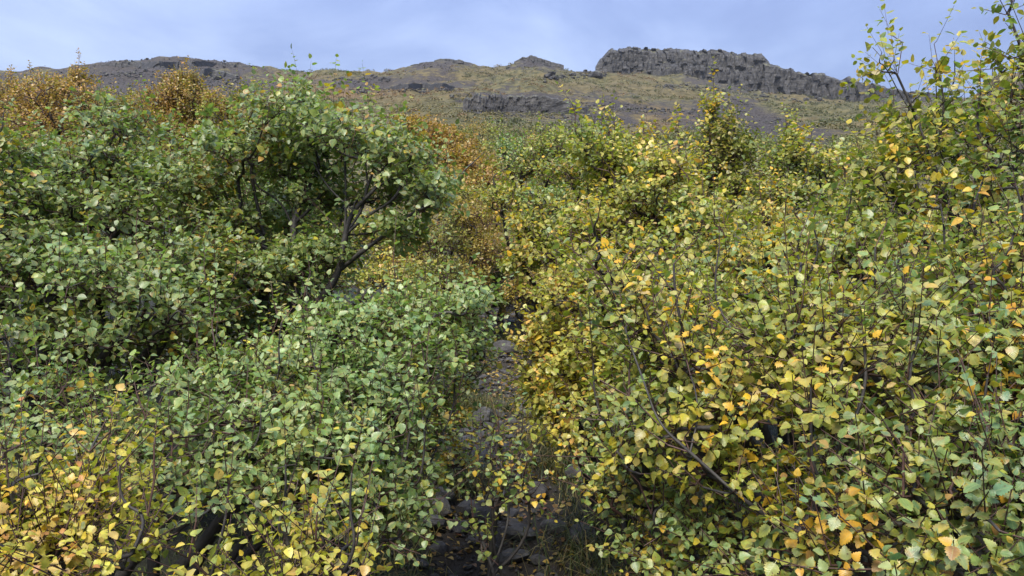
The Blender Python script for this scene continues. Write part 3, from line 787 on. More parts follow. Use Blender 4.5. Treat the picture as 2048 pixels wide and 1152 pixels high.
shrub('birch_shrub', 'tall yellow green birch at the right with long leafy sprigs standing against the sky', 'yellowgreen', (2.0, 3.0),
      [(1850, 310, 2.7, 100, 76, .3), (1930, 280, 2.6, 90, 80, .3), (1760, 340, 2.7, 70, 60, .25), (1990, 330, 2.6, 70, 90, .25), (1790, 400, 2.7, 100, 60, .3), (1900, 420, 2.5, 110, 66, .3), (1830, 480, 2.5, 100, 50, .3), (1815, 215, 2.7, 36, 56, .12), (1890, 215, 2.65, 26, 60, .12), (1965, 240, 2.6, 40, 60, .12), (1770, 130, 2.7, 46, 30, .1), (1872, 135, 2.65, 12, 40, .06), (1720, 440, 2.8, 70, 50, .3)],
      leaf=.042, dens=.95, n_branch=28, r0=.0008, seed=39,
      guides=[[(1960, 900, 2.8), (1930, 480, 2.6), (1870, 330, 2.65), (1830, 230, 2.7), (1795, 150, 2.7), (1745, 95, 2.7)], [(1870, 330, 2.65), (1890, 220, 2.65), (1868, 88, 2.65)], [(1930, 480, 2.6), (1955, 330, 2.6), (1965, 190, 2.6)], [(1795, 150, 2.7), (1805, 85, 2.7)]])
shrub('birch_shrub', 'birch whose branch dips in from the top right corner', 'yellowgreen', (2.05, 2.3),
      [(2030, 250, 2.2, 56, 56, .2), (2000, 330, 2.2, 60, 50, .2), (2050, 380, 2.1, 60, 60, .2), (2045, 110, 2.2, 40, 70, .1), (2065, 190, 2.2, 50, 60, .12), (2015, 25, 2.2, 12, 24, .05)],
      leaf=.038, dens=1.2, n_branch=16, seed=40, pal2=('green', .4),
      guides=[[(2230, 800, 2.3), (2200, 400, 2.3), (2110, 200, 2.25), (2045, 80, 2.2), (2005, 40, 2.2), (1965, 5, 2.2)], [(2200, 400, 2.3), (2080, 330, 2.2), (2000, 270, 2.2)]])
# beyond the first rows
shrub('birch_shrub', 'slender olive birch with a tall top, before the dark scree at the middle right', 'yellowgreen', (1.35, 5.6),
      [(1440, 270, 5.3, 50, 56, .3), (1430, 330, 5.3, 80, 60, .35), (1480, 300, 5.3, 40, 40, .2), (1400, 400, 5.2, 90, 50, .4), (1480, 370, 5.2, 60, 50, .35), (1425, 222, 5.3, 18, 34, .1)],
      leaf=.036, dens=1.8, n_branch=14, seed=41, lod=1, pal2=('olive', .6), guides=[[(1430, 760, 5.5), (1440, 400, 5.3), (1445, 300, 5.3), (1425, 205, 5.3)]])
shrub('birch_shrub', 'yellow tipped birch rising below the grey cliff, middle right', 'yellowgreen', (.95, 5.4),
      [(1190, 312, 5.0, 66, 50, .3), (1270, 312, 5.0, 50, 40, .25), (1250, 330, 5.0, 66, 50, .35), (1140, 350, 5.0, 66, 44, .35), (1200, 395, 4.8, 80, 40, .35), (1300, 350, 4.8, 50, 50, .3), (1195, 262, 5.0, 16, 22, .08)],
      leaf=.036, dens=1.9, n_branch=14, seed=42, pal2=('olive', .35))
shrub('birch_shrub', 'round topped yellow green birch before the purple scree, right of centre', 'yellowgreen', (2.0, 5.2),
      [(1580, 325, 4.9, 60, 56, .3), (1640, 345, 4.8, 70, 44, .35), (1560, 400, 4.7, 80, 50, .35), (1680, 420, 4.6, 70, 44, .35), (1585, 275, 4.9, 14, 26, .08), (1530, 440, 4.5, 70, 40, .3)],
      leaf=.036, dens=1.9, n_branch=14, seed=43, pal2=('golden', .3))
shrub('birch_shrub', 'olive green birch behind the right row, close under the hillside', 'olive', (2.75, 5.6),
      [(1750, 350, 5.2, 60, 44, .3), (1720, 400, 5.0, 70, 40, .3), (1800, 300, 5.3, 44, 44, .25), (1860, 260, 5.4, 40, 44, .25)], leaf=.036, dens=1.8, n_branch=10, seed=44)
shrub('birch_shrub', 'fresh green birch beyond the path bend with thin black stems', 'yellowgreen', (.15, 7.2),
      [(1050, 330, 6.8, 66, 50, .4), (1110, 300, 6.8, 56, 46, .4), (1000, 400, 6.6, 50, 40, .35), (1080, 410, 6.5, 80, 44, .4), (1010, 300, 7.0, 24, 34, .2)],
      leaf=.036, dens=1.7, n_branch=16, seed=45, pal2=('fresh', .45), n_leaf=120)
shrub('birch_shrub', 'olive twiggy birch closing the path at its upper end', 'tan', (-.35, 7.6),
      [(870, 480, 7.2, 90, 44, .5), (930, 440, 7.4, 66, 44, .45), (850, 540, 6.8, 90, 36, .45), (960, 510, 7.2, 56, 40, .35), (780, 500, 7.0, 80, 50, .4), (930, 560, 6.9, 60, 30, .3)],
      leaf=.032, dens=1.5, n_branch=18, seed=46, n_leaf=100, pal2=('olive', .4))
shrub('birch_shrub', 'yellow leaved birch low behind the forked birch stems', 'golden', (-1.6, 5.6),
      [(650, 560, 5.2, 110, 44, .4), (780, 560, 5.2, 90, 44, .4), (560, 480, 5.6, 100, 60, .4), (700, 470, 5.6, 100, 50, .4), (850, 600, 5.0, 60, 34, .3)],
      leaf=.034, dens=1.7, n_branch=12, seed=47, n_leaf=200, pal2=('olive', .4))
shrub('birch_shrub', 'rusty brown birch beside the path where it disappears', 'tan', (.12, 6.3),
      [(1010, 540, 6.0, 36, 36, .2), (1040, 590, 5.8, 40, 40, .2), (1080, 560, 5.8, 50, 40, .25)], leaf=.032, dens=1.6, n_branch=8, seed=48, n_leaf=80)
shrub('birch_shrub', 'dark bare twigged birch standing across the head of the path', 'dull', (-.1, 8.2),
      [(985, 545, 7.8, 60, 40, .3), (1010, 600, 7.6, 50, 40, .25), (960, 590, 7.7, 40, 40, .25), (1000, 500, 8.0, 70, 34, .3)], leaf=.03, dens=1.5, n_branch=12, seed=49, n_leaf=60, pal2=('tan', .5))
# autumn birches behind the left thicket
shrub('birch_tree', 'broad orange birch on the skyline at the far left', 'orange', (-4.4, 9.0),
      [(110, 192, 8.5, 80, 36, .6), (170, 212, 8.3, 86, 46, .6), (60, 230, 8.5, 86, 46, .6), (120, 265, 8.0, 120, 50, .6), (20, 196, 8.8, 60, 34, .4), (155, 160, 8.5, 26, 26, .1)],
      leaf=.038, dens=1.6, n_branch=16, seed=51, lod=2, n_leaf=0, cat='tree', r0=.0018)
shrub('birch_tree', 'rounded orange brown birch standing up against the hill, upper left', 'orange', (-3.7, 9.6),
      [(360, 200, 9.0, 64, 44, .5), (330, 232, 9.0, 70, 46, .5), (400, 215, 9.0, 54, 40, .5), (370, 168, 9.0, 34, 32, .2), (360, 270, 8.8, 70, 46, .5)],
      leaf=.038, dens=1.9, n_branch=14, seed=52, lod=2, n_leaf=0, cat='tree', r0=.0018)
shrub('birch_shrub', 'yellow olive birch between the orange birch and the forked birch', 'tan', (-2.9, 7.8),
      [(470, 230, 7.4, 70, 46, .4), (520, 250, 7.4, 76, 50, .4), (430, 290, 7.2, 70, 44, .4), (480, 200, 7.4, 16, 26, .1), (560, 230, 7.4, 40, 36, .3), (400, 340, 7.0, 80, 40, .4)],
      leaf=.035, dens=1.5, n_branch=12, seed=53, lod=2, n_leaf=0, pal2=('olive', .5))
shrub('birch_shrub', 'olive birch behind the left thicket, left of the rounded orange birch', 'olive', (-3.9, 7.4),
      [(260, 235, 7.0, 70, 46, .4), (300, 300, 6.9, 66, 44, .4), (200, 320, 6.8, 80, 50, .4), (60, 300, 6.8, 90, 40, .4), (320, 360, 6.6, 70, 40, .4)],
      leaf=.035, dens=1.4, n_branch=10, seed=54, lod=2, n_leaf=0, pal2=('tan', .4))
shrub('birch_shrub', 'orange birch just right of the forked birch top', 'orange', (-1.4, 13.2),
      [(860, 275, 12.5, 60, 34, .5), (905, 300, 12.4, 56, 40, .5), (850, 320, 12.3, 60, 36, .5), (820, 255, 12.6, 40, 26, .3)], leaf=.055, dens=2.6, n_branch=10, seed=55, lod=2, n_leaf=0, r0=.0018)
shrub('birch_shrub', 'long low orange bush on the slope above the path', 'orange', (-.75, 12.4),
      [(920, 325, 12.0, 60, 36, .6), (960, 345, 11.6, 66, 40, .5), (890, 380, 11.4, 60, 40, .5), (985, 370, 11.2, 44, 34, .4), (940, 380, 11.2, 60, 34, .5)], leaf=.055, dens=2.6, n_branch=10, seed=56, lod=2, n_leaf=0, pal2=('tan', .4), r0=.0018)
shrub('birch_shrub', 'olive tan bush at the head of the path under the orange bush', 'tan', (-.6, 9.8),
      [(930, 415, 9.4, 60, 44, .5), (980, 440, 9.2, 44, 36, .4), (900, 400, 9.6, 44, 34, .4), (960, 480, 8.8, 44, 30, .4)], leaf=.042, dens=2.2, n_branch=10, seed=57, lod=2, n_leaf=0, pal2=('olive', .4), r0=.0016)
shrub('birch_shrub', 'yellow and olive bush below the hillside, seen between the two near thickets', 'olive', (.75, 9.3),
      [(1130, 400, 8.8, 60, 34, .5), (1050, 460, 8.4, 50, 34, .4), (1160, 450, 8.0, 70, 34, .4), (1100, 360, 9.2, 50, 36, .4)], leaf=.038, dens=1.5, n_branch=10, seed=58, lod=2, n_leaf=0, pal2=('yellowgreen', .35))
shrub('birch_shrub', 'low shaded birch filling the hollow under the forked birch', 'bluegreen', (-1.45, 4.0),
      [(440, 640, 3.5, 100, 60, .35), (540, 660, 3.4, 90, 60, .3), (350, 700, 3.3, 100, 60, .3), (480, 730, 3.2, 90, 40, .3), (620, 640, 3.6, 70, 50, .3)], leaf=.036, dens=1.6, n_branch=14, seed=61, n_leaf=120)
shrub('birch_shrub', 'shaded yellow green birch in the gap behind the slanting bough', 'yellowgreen', (.85, 2.75),
      [(1370, 620, 2.5, 100, 70, .3), (1300, 700, 2.4, 90, 66, .3), (1430, 700, 2.4, 100, 66, .3), (1500, 780, 2.2, 90, 60, .3), (1360, 800, 2.2, 80, 50, .25)], leaf=.036, dens=1.7, n_branch=16, seed=62, n_leaf=160, pal2=('golden', .4))
shrub('birch_shrub', 'shaded green birch low at the left edge, behind the grey green bush', 'green', (-2.0, 3.2),
      [(60, 730, 3.0, 110, 50, .3), (180, 720, 3.0, 100, 50, .3), (290, 760, 2.9, 80, 50, .3)], leaf=.036, dens=1.3, n_branch=14, seed=63, n_leaf=100)
# rows that fill the thicket behind
gf = np.random.default_rng(5)
ORD = ['leftmost', 'second from the left', 'third from the left', 'fourth from the left', 'fifth from the left', 'sixth from the left', 'seventh from the left', 'eighth from the left', 'ninth from the left', 'tenth from the left']
for i, (x, y, pal) in enumerate([(-4.3, 5.6, 'green'), (-3.4, 4.4, 'green'), (-3.2, 5.2, 'green'), (-2.6, 4.5, 'green'), (-2.4, 5.6, 'green'), (-1.3, 4.4, 'green')]):
    px = 1024 + F * x / y
    shrub('birch_shrub', 'half hidden green birch deep inside the left thicket, ' + ORD[i], pal, (x, y),
          [(px + gf.uniform(-70, 70), gf.uniform(400, 560), y - gf.uniform(0, .5), 100, 66, .35) for k in range(5)], leaf=.036, dens=1.25, n_branch=10, seed=200 + i, n_leaf=60, group='birches inside the left thicket', pal2=('fresh', .3))
for i, (x, y, pal) in enumerate([(1.5, 4.3, 'yellowgreen'), (2.2, 4.0, 'yellowgreen'), (1.0, 2.55, 'yellowgreen'), (1.7, 2.6, 'yellowgreen'), (3.1, 4.4, 'yellowgreen'), (2.7, 3.2, 'yellowgreen')]):
    px = 1024 + F * x / y
    hi = 470 if y > 3 else 680
    shrub('birch_shrub', 'half hidden yellow green birch deep inside the right thicket, ' + ORD[i], pal, (x, y),
          [(px + gf.uniform(-100, 100), hi + gf.uniform(0, 200), y - gf.uniform(0, .5), 110, 70, .35) for k in range(5)], leaf=.036, dens=1.25, n_branch=10, seed=220 + i, n_leaf=60, group='birches inside the right thicket', pal2=('golden', .3))
for i, (x, y, pal, side) in enumerate([(2.1, 1.7, 'yellowgreen', 'right'), (2.7, 2.5, 'yellowgreen', 'right'), (3.4, 3.3, 'golden', 'right'), (1.7, 1.1, 'bluegreen', 'right'), (-2.4, 2.1, 'green', 'left'), (-1.7, 1.3, 'golden', 'left'), (-3.1, 3.1, 'green', 'left')]):
    px = 1024 + F * x / y
    z0 = float(ground(x, y)); H = 1.9 if y > 2 else 1.5
    bl = []
    for k in range(6):
        py = 576 - (z0 + gf.uniform(.55, .95) * H - EYE) * F / y
        bl.append((px + gf.uniform(-.3, .3) * F / y, py, y + gf.uniform(-.3, .3), .42 * F / y, .3 * F / y, .3))
    shrub('birch_shrub', f'birch carrying the thicket on beyond the {side} edge of the picture', pal, (x, y), bl, leaf=.06, dens=.35, n_branch=8, seed=260 + i, n_leaf=0, group=f'birches beyond the {side} edge', pal2=('yellowgreen' if side == 'right' else 'fresh', .3))


# ------------------------------------------------------------------ which leaves show: a coarse depth buffer of all crowns
CELL = 5
GW, GH = 2048 // CELL + 1, 1152 // CELL + 1
zb = np.full(GW * GH, 1e9)
for S in SHRUBS:
    c = S.lp + S.ax[:, 1] * (S.size * .5)[:, None]
    S.d = c[:, 1]
    S.px = 1024 + F * c[:, 0] / S.d; S.py = 576 - F * (c[:, 2] - EYE) / S.d; S.ps = S.size * F / S.d
    facing = np.abs(np.sum(S.ax[:, 2] * unit(c - np.array([0, 0, EYE])), 1))
    S.show = S.ps * np.sqrt(.25 + facing)
    for ox in (-.3, 0, .3):
        for oy in (-.25, 0, .25):
            ix = ((S.px + ox * S.ps) // CELL).astype(int); iy = ((S.py + oy * S.ps * (.3 + .7 * facing)) // CELL).astype(int)
            ok = (ix >= 0) & (ix < GW) & (iy >= 0) & (iy < GH) & (S.d > .3)
            np.minimum.at(zb, iy[ok] * GW + ix[ok], S.d[ok])

LEAF_MESH = {}
def leaf_mesh(lod, pal):
    """a stock of single leaves of one palette, shared by all its shrubs"""
    key = (lod, pal)
    if key not in LEAF_MESH:
        g = np.random.default_rng(len(LEAF_MESH) + 900)
        L_ = []
        cols = pal_cols(pal, 36, g)
        for k in range(36):
            P, U, T = PROTO[lod][k % len(PROTO[lod])]
            L_.append(mesh_np('leaf', P, T, M_LEAF, 3, U, np.tile(cols[k], (len(P), 1))))
        LEAF_MESH[key] = (L_, cols)
    return LEAF_MESH[key]

def build(S):
    root = thing(S.name, S.b, S.label, S.cat, S.group)
    pos = S.pos - S.b; par = S.par; g = S.g
    n = len(pos)
    cnt = np.zeros(n); cnt[S.tid] += 1
    for i in range(n - 1, 0, -1): cnt[par[i]] += cnt[i]
    cnt = np.maximum(cnt, .6)
    r = S.r0 * cnt ** .5 + .0006
    heavy = np.full(n, -1)
    for i in range(1, n):
        p = par[i]
        if heavy[p] < 0 or cnt[i] > cnt[heavy[p]]: heavy[p] = i
    chains = []
    for i in range(1, n):
        if heavy[par[i]] != i or par[i] == 0:
            ch = [par[i], i]
            while heavy[ch[-1]] >= 0: ch.append(heavy[ch[-1]])
            chains.append(ch)
    def weight(ch):
        P = pos[ch]; return float(np.linalg.norm(np.diff(P, axis=0), axis=1).sum() * r[ch[1]])
    chains.sort(key=weight, reverse=True)
    solid = [c for c in chains[:S.n_branch] if len(c) > 2]
    rest = [c for c in chains if not any(c is s for s in solid)]
    for k, ch in enumerate(solid):
        rr = r[ch].copy(); rr[0] = rr[1]
        if ch[0] == 0: rr[0] *= 1.25
        V, T = tube(pos[ch], rr, 8 if rr[0] > .008 else 6)
        nm = 'trunk' if k == 0 else ('stem' if ch[0] == 0 else 'branch')
        link(nm, mesh_np(nm, V, T, M_BARK, 3), root)
    e = np.array([(ch[i], ch[i + 1], ch[1]) for ch in rest for i in range(len(ch) - 1)]) if rest else np.zeros((0, 3), int)
    A, B = pos[e[:, 0]], pos[e[:, 1]]
    ra = np.minimum(r[e[:, 0]], r[e[:, 2]] * 1.05); rb = r[e[:, 1]]
    A = np.concatenate([A, S.sa - S.b]); B = np.concatenate([B, S.sb - S.b])
    ra = np.concatenate([ra, np.full(len(S.sa), .0014 * S.r0 / .00125)]); rb = np.concatenate([rb, np.full(len(S.sa), .0008 * S.r0 / .00125)])
    V, Q = prism(A, B, ra, rb)
    link('twigs', mesh_np('twigs', V, Q, M_TWIG, 4), root, 'stuff')
    # leaves: those that show largest one by one, the others joined
    single = np.zeros(len(S.lp), bool)
    if S.n_leaf:
        ix = (S.px // CELL).astype(int).clip(0, GW - 1); iy = (S.py // CELL).astype(int).clip(0, GH - 1)
        vis = (S.px > 0) & (S.px < 2048) & (S.py > 0) & (S.py < 1152) & (S.d <= zb[iy * GW + ix] + .03) & (S.ps > 9)
        o = np.argsort(-np.where(vis, S.show, 0))[:S.n_leaf]
        o = o[vis[o]]
        single[o] = True
        stock, cols = leaf_mesh(min(S.lod, 1), S.pal)
        mats = np.zeros((len(o), 4, 4)); mats[:, 3, 3] = 1
        mats[:, :3, :3] = np.transpose(S.ax[o], (0, 2, 1)) * S.size[o][:, None, None]
        mats[:, :3, 3] = S.lp[o] - S.b
        near = np.argsort(((S.col[o][:, None] - cols[None]) ** 2).sum(2) + g.random((len(o), len(cols))) * .0012, axis=1)[:, 0]
        first = None
        for i in range(len(o)):
            if first is None:
                first = bpy.data.objects.new('leaf', stock[near[i]]); ob = first
            else:
                ob = first.copy(); ob.data = stock[near[i]]
            ob.parent = root
            ob.matrix_basis = Matrix(mats[i].tolist())
            COL.objects.link(ob)
    r_ = ~single
    if r_.any():
        ix = (S.px // CELL).astype(int).clip(0, GW - 1); iy = (S.py // CELL).astype(int).clip(0, GH - 1)
        deep = (S.px < -60) | (S.px > 2108) | (S.py > 1210) | (S.d > zb[iy * GW + ix] + .12)
        lv = np.where(S.ps > 26, 0, np.where(S.ps > 13, 1, 2))
        lv = np.maximum(np.where(deep, 2, lv), S.lod)        # fewer faces for leaves deep inside or far off
        parts = []; off = 0
        for q in (0, 1, 2):
            m = r_ & (lv == q)
            if m.any():
                a = emit_leaves(q, S.lp[m] - S.b, S.ax[m], S.size[m], S.col[m], g)
                parts.append((a[0], a[1] + off, a[2], a[3])); off += len(a[0])
        V, T, U, C = [np.concatenate(k) for k in zip(*parts)]
        link('foliage', mesh_np('foliage', V, T, M_LEAF, 3, U, C), root, 'stuff')
    return root
for S in SHRUBS: build(S)
print('tris', sum(len(m.polygons) for m in bpy.data.meshes), 'leaves', sum(len(S.lp) for S in SHRUBS), 'shrubs', len(SHRUBS))
# ------------------------------------------------------------------ bushes up the slope
gs = np.random.default_rng(77)
def slope_bush(name, x, y, h, w, pal, label, group, nl, leaf):
    """a bush far up the slope: stem, branches and a crown of leaf clumps"""
    b = np.array([x, y, float(ground(x, y)) - .05])
    root = thing(name, b, label, 'bush', group)
    k = max(4, int(5 + w * 1.2))
    c = np.stack([gs.normal(0, .33 * w, k), gs.normal(0, .33 * w, k), gs.uniform(.45, .85, k) * h], 1)
    r = np.stack([gs.uniform(.28, .45, k) * w, gs.uniform(.28, .45, k) * w, gs.uniform(.2, .34, k) * h], 1)
    i = gs.integers(0, k, nl)
    d = unit(gs.normal(0, 1, (nl, 3)))
    p = c[i] + d * r[i] * (gs.random((nl, 1)) ** .35) * (1 + .15 * gs.normal(0, 1, (nl, 1)))
    p[:, 2] = np.maximum(p[:, 2], .03)
    Z = unit(gs.normal(0, .6, (nl, 3)) + np.array([0, 0, .7]) + d * .3); Y = unit(np.cross(Z, gs.normal(0, 1, (nl, 3)))); X = np.cross(Y, Z)
    col = pal_cols(pal, nl, gs)
    V, T, U, C = emit_leaves(2, p, np.stack([X, Y, Z], 1), leaf * gs.uniform(.6, 1.3, nl), col, gs)
    link('crown', mesh_np('crown', V, T, M_FAR, 3, U, C), root, 'stuff')
    for j in range(min(k, 5)):
        m = c[j] * np.array([.4, .4, .5]) + gs.normal(0, .05, 3)
        V, T = tube(np.array([[0, 0, -.05], m, c[j], c[j] + r[j] * np.array([.4, 0, .7])]), np.array([.03, .022, .012, .005]) * (.5 + .25 * h), 5)
        nm = 'trunk' if j == 0 else 'branch'
        link(nm, mesh_np(nm, V, T, M_BARK, 3), root)
rows = []
for y0, y1, n, nl, lf in ((9.5, 14, 26, 1700, .045), (14, 22, 34, 1500, .055), (22, 40, 46, 1300, .07), (40, 75, 64, 800, .105)):
    for k in range(n):
        y = gs.uniform(y0, y1); px = gs.uniform(-60, 2110)
        x = (px - 1024) / F * y
        h = gs.uniform(1.2, 1.9) if y < 22 else gs.uniform(1.3, 2.2)
        if px > 1250: h *= .8
        g0 = float(ground(x, y))
        # left out when the near thicket hides it altogether
        sx = gs.uniform(-.5, .5, 300) * h * 1.3; sz = gs.uniform(.2, 1.15, 300) * h
        qx = 1024 + F * (x + sx) / y; qy = 576 - F * (g0 + sz - EYE) / y
        inn = (qx > 0) & (qx < 2048) & (qy > 0) & (qy < 1152)
        if inn.sum() < 20: continue
        seen = (zb[(qy[inn] // CELL).astype(int) * GW + (qx[inn] // CELL).astype(int)] > y).mean()
        if seen < .03: continue
        if px < 560: pal = ('orange', 'tan', 'olive')[int(gs.choice(3, p=[.4, .35, .25]))]; word = 'behind the left thicket'
        elif px < 1150: pal = ('dull', 'olive', 'tan')[int(gs.choice(3, p=[.25, .5, .25]))]; word = 'below the grey outcrop'
        else: pal = ('dull', 'olive', 'yellowgreen')[int(gs.choice(3, p=[.4, .4, .2]))]; word = 'behind the right thicket'
        rows.append((px, x, y, h, nl, lf, pal, word, 'near' if y < 22 else 'middle' if y < 40 else 'far'))
rows.sort()
ADJ = {'orange': 'orange', 'tan': 'tan', 'olive': 'olive', 'dull': 'dull green', 'yellowgreen': 'yellow green'}
ROW = {'near': 'nearest row', 'middle': 'middle row', 'far': 'farthest row'}
seen_n = {}
for px, x, y, h, nl, lf, pal, word, far in rows:
    k = seen_n.get((pal, word, far), 0); seen_n[(pal, word, far)] = k + 1
    what = f'{ADJ[pal]} bush {word}, {ROW[far]} on the slope'
    slope_bush('birch_bush', x, y, h, h * gs.uniform(.9, 1.5), pal, f'{what}, {ORD[min(k, 9)]}', f'{ADJ[pal]} bushes {word}, {ROW[far]}', nl, lf)

# scrub over the hill: too small and dense to count
def scrub():
    want = 10000
    k = HZ.size
    dens = smooth(.42, .9, veg) * (HY > 60) * (HY < 420) * (np.abs(HU) < .75)
    area = HY * HY
    pr = (dens * area / HY ** 1.1).ravel(); pr /= pr.sum()
    idx = gs.choice(k, want, p=pr)
    x = HX.ravel()[idx] + gs.normal(0, .6, want); y = HY.ravel()[idx] + gs.normal(0, 1.2, want)
    z = hill_z(x, y)
    s = gs.uniform(.3, .8, want) * (1 + y / 330)
    nl = 18
    d = unit(gs.normal(0, 1, (want, nl, 3))); d[..., 2] = np.abs(d[..., 2])
    p = np.stack([x, y, z], 1)[:, None] + d * s[:, None, None] * np.array([1.1, 1.1, .62]) * gs.uniform(.45, 1, (want, nl, 1))
    p = p.reshape(-1, 3)
    m = len(p)
    Z = unit(gs.normal(0, .6, (m, 3)) + np.array([0, 0, .8])); Y = unit(np.cross(Z, gs.normal(0, 1, (m, 3)))); X = np.cross(Y, Z)
    sz = np.repeat(s, nl) * gs.uniform(.2, .4, m)
    tone = fbm(x / 25, y / 40, 3, 61)
    c0 = np.array([lin((96, 92, 54)), lin((110, 101, 62)), lin((80, 84, 48)), lin((114, 92, 60))])
    ci = np.clip((tone * 7 - 1.6 + gs.normal(0, .7, want)).astype(int), 0, 3)
    order = np.array([2, 0, 1, 3])
    col = np.repeat(c0[order[ci]] * gs.uniform(.7, 1.15, (want, 1)), nl, 0) * ALB * gs.uniform(.8, 1.2, (m, 1))
    A = p + X * sz[:, None] * .5; B = p - X * sz[:, None] * .5; C_ = p + Y * sz[:, None] * .8; D_ = p - Y * sz[:, None] * .4
    V = np.stack([A, C_, B, D_], 1).reshape(-1, 3)
    Fq = np.arange(m * 4).reshape(-1, 4)
    link('hillside_scrub', mesh_np('hillside_scrub', V, Fq, M_FAR, 4, None, np.repeat(col, 4, 0)), None, 'stuff')
scrub()
# fallen blocks under the cliffs
def boulder_mesh(name, mat, seed, sub=2, sq=(1, .85, .6), sharp=.35):
    import bmesh
    bm = bmesh.new(); bmesh.ops.create_icosphere(bm, subdivisions=sub, radius=1)
    g = np.random.default_rng(seed)
    V = np.array([v.co[:] for v in bm.verts])
    for _ in range(10):                        # flatten facets
        n = unit(g.normal(0, 1, 3)); h = g.uniform(.6, .95)
        dd = V @ n; V = V - np.where(dd > h, dd - h, 0)[:, None] * n
    V = V * (1 + sharp * (fbm(V[:, 0] * 1.7 + seed, V[:, 1] * 1.7 + V[:, 2], 3, seed) - .5))[:, None]
    V = V * np.array(sq)
    Fc = np.array([[v.index for v in f.verts] for f in bm.faces])
    bm.free()
    return mesh_np(name, V, Fc, mat, 3, smooth_=False)
def talus():
    Vs, Fs = [], []; off = 0
    pm = [boulder_mesh('tmp', None, 300 + k, 1) for k in range(5)]
    protos = []
    for me_ in pm:
        v = np.empty(len(me_.vertices) * 3); me_.vertices.foreach_get('co', v)
        f = np.empty(len(me_.polygons) * 3, int); me_.loops.foreach_get('vertex_index', f)
        protos.append((v.reshape(-1, 3), f.reshape(-1, 3))); bpy.data.meshes.remove(me_)
    bare = (smooth(.45, .1, veg) * (HY > 70) * (HY < 425) * (np.abs(HU) < .7) * HY ** .8).ravel(); bare /= bare.sum()
    n = 9000
    idx = gs.choice(HZ.size, n, p=bare)
    for i in idx:
        x = HX.ravel()[i] + gs.normal(0, 1); y = HY.ravel()[i] + gs.normal(0, 2)
        s = y * .0007 * math.exp(gs.normal(0, .55))
        v, f = protos[int(gs.integers(5))]
        a = gs.uniform(0, 6.28); ca, sa_ = math.cos(a), math.sin(a)
        w = np.stack([v[:, 0] * ca - v[:, 1] * sa_, v[:, 0] * sa_ + v[:, 1] * ca, v[:, 2]], 1) * s + np.array([x, y, float(hill_z(x, y)) + s * .15])
        Vs.append(w); Fs.append(f + off); off += len(v)
    # broken rock bands across the slope
    for x0, y0, x1, y1, k, sz in ((650, 160, 780, 160, 60, .0028), (1080, 158, 1215, 147, 90, .003), (1300, 172, 1540, 184, 120, .0026), (1180, 215, 1400, 226, 150, .0028), (920, 228, 1250, 236, 160, .0026), (700, 182, 910, 180, 110, .0028), (1500, 195, 1680, 205, 70, .0024), (380, 158, 480, 162, 70, .0028), (200, 150, 420, 150, 110, .0026), (900, 196, 1180, 212, 90, .003)):
        for q in range(k):
            f_ = gs.random(); px = x0 + (x1 - x0) * f_; py = y0 + (y1 - y0) * f_ + gs.normal(0, 3.2)
            y = dist_of(px, py); x = (px - 1024) / F * y
            s = y * sz * math.exp(gs.normal(0, .4)) * .8
            v, f = protos[int(gs.integers(5))]
            a = gs.uniform(0, 6.28); ca, sa_ = math.cos(a), math.sin(a)
            w = np.stack([v[:, 0] * ca - v[:, 1] * sa_, v[:, 0] * sa_ + v[:, 1] * ca, v[:, 2]], 1) * s + np.array([x, y, float(hill_z(x, y)) + s * .1])
            Vs.append(w); Fs.append(f + off); off += len(v)
    link('talus', mesh_np('talus', np.concatenate(Vs), np.concatenate(Fs), M_CLIFF, 3, smooth_=False), None, 'stuff')
talus()

# ------------------------------------------------------------------ the stony path
ps = bpy.data.objects.new('path', None); COL.objects.link(ps); ps['kind'] = 'structure'
yy = np.linspace(1.5, 10, 160); xx = np.linspace(-1, 1, 15)
PY, PW = np.meshgrid(yy, xx, indexing='ij')
PX_ = path_x(PY) + PW * (.25 + .05 * vnoise(PY * 1.7, PY * 0, 5))
PZ = near_z(PX_, PY) + .012 * (1 - PW ** 2) - .004 + (fbm(PX_ * 16, PY * 16, 3, 88) - .5) * .02
bed = mesh_np('path_bed', np.stack([PX_.ravel(), PY.ravel(), PZ.ravel()], 1), grid_faces(len(yy), len(xx)), M_SOIL, 4, attrs={'path': np.ones(PX_.size)})
ps_bed = link('path_bed', bed, ps)
STONES = [boulder_mesh('stone', M_STONE, 500 + k, 2, (1, gs.uniform(.6, .95), gs.uniform(.35, .7))) for k in range(8)]
BIG = [boulder_mesh('boulder', M_STONE, 540 + k, 3, (1, gs.uniform(.75, .95), gs.uniform(.5, .75)), .55) for k in range(5)]
def put_stone(name, me_, x, y, s, parent=None, sink=.25):
    o = bpy.data.objects.new(name, me_)
    o.parent = parent
    o.location = (x, y, float(near_z(np.array(x), np.array(y))) + s * sink)
    o.rotation_euler = (gs.normal(0, .15), gs.normal(0, .2), gs.uniform(0, 6.28))
    o.scale = (s, s * gs.uniform(.85, 1.15), s * gs.uniform(.85, 1.1))
    COL.objects.link(o)
    return o
placed = []
for k in range(4000):
    if len(placed) >= 298: break
    y = gs.uniform(2.2, 9.2); x = float(path_x(y)) + gs.normal(0, .17)
    s = gs.choice([.02, .03, .045, .065, .085], p=[.12, .3, .32, .18, .08]) * gs.uniform(.8, 1.25)
    if any((x - a) ** 2 + (y - b) ** 2 < (.8 * (s + c)) ** 2 for a, b, c in placed): continue
    placed.append((x, y, s))
    put_stone('stone', STONES[int(gs.integers(8))], x, y, s, ps, .28)
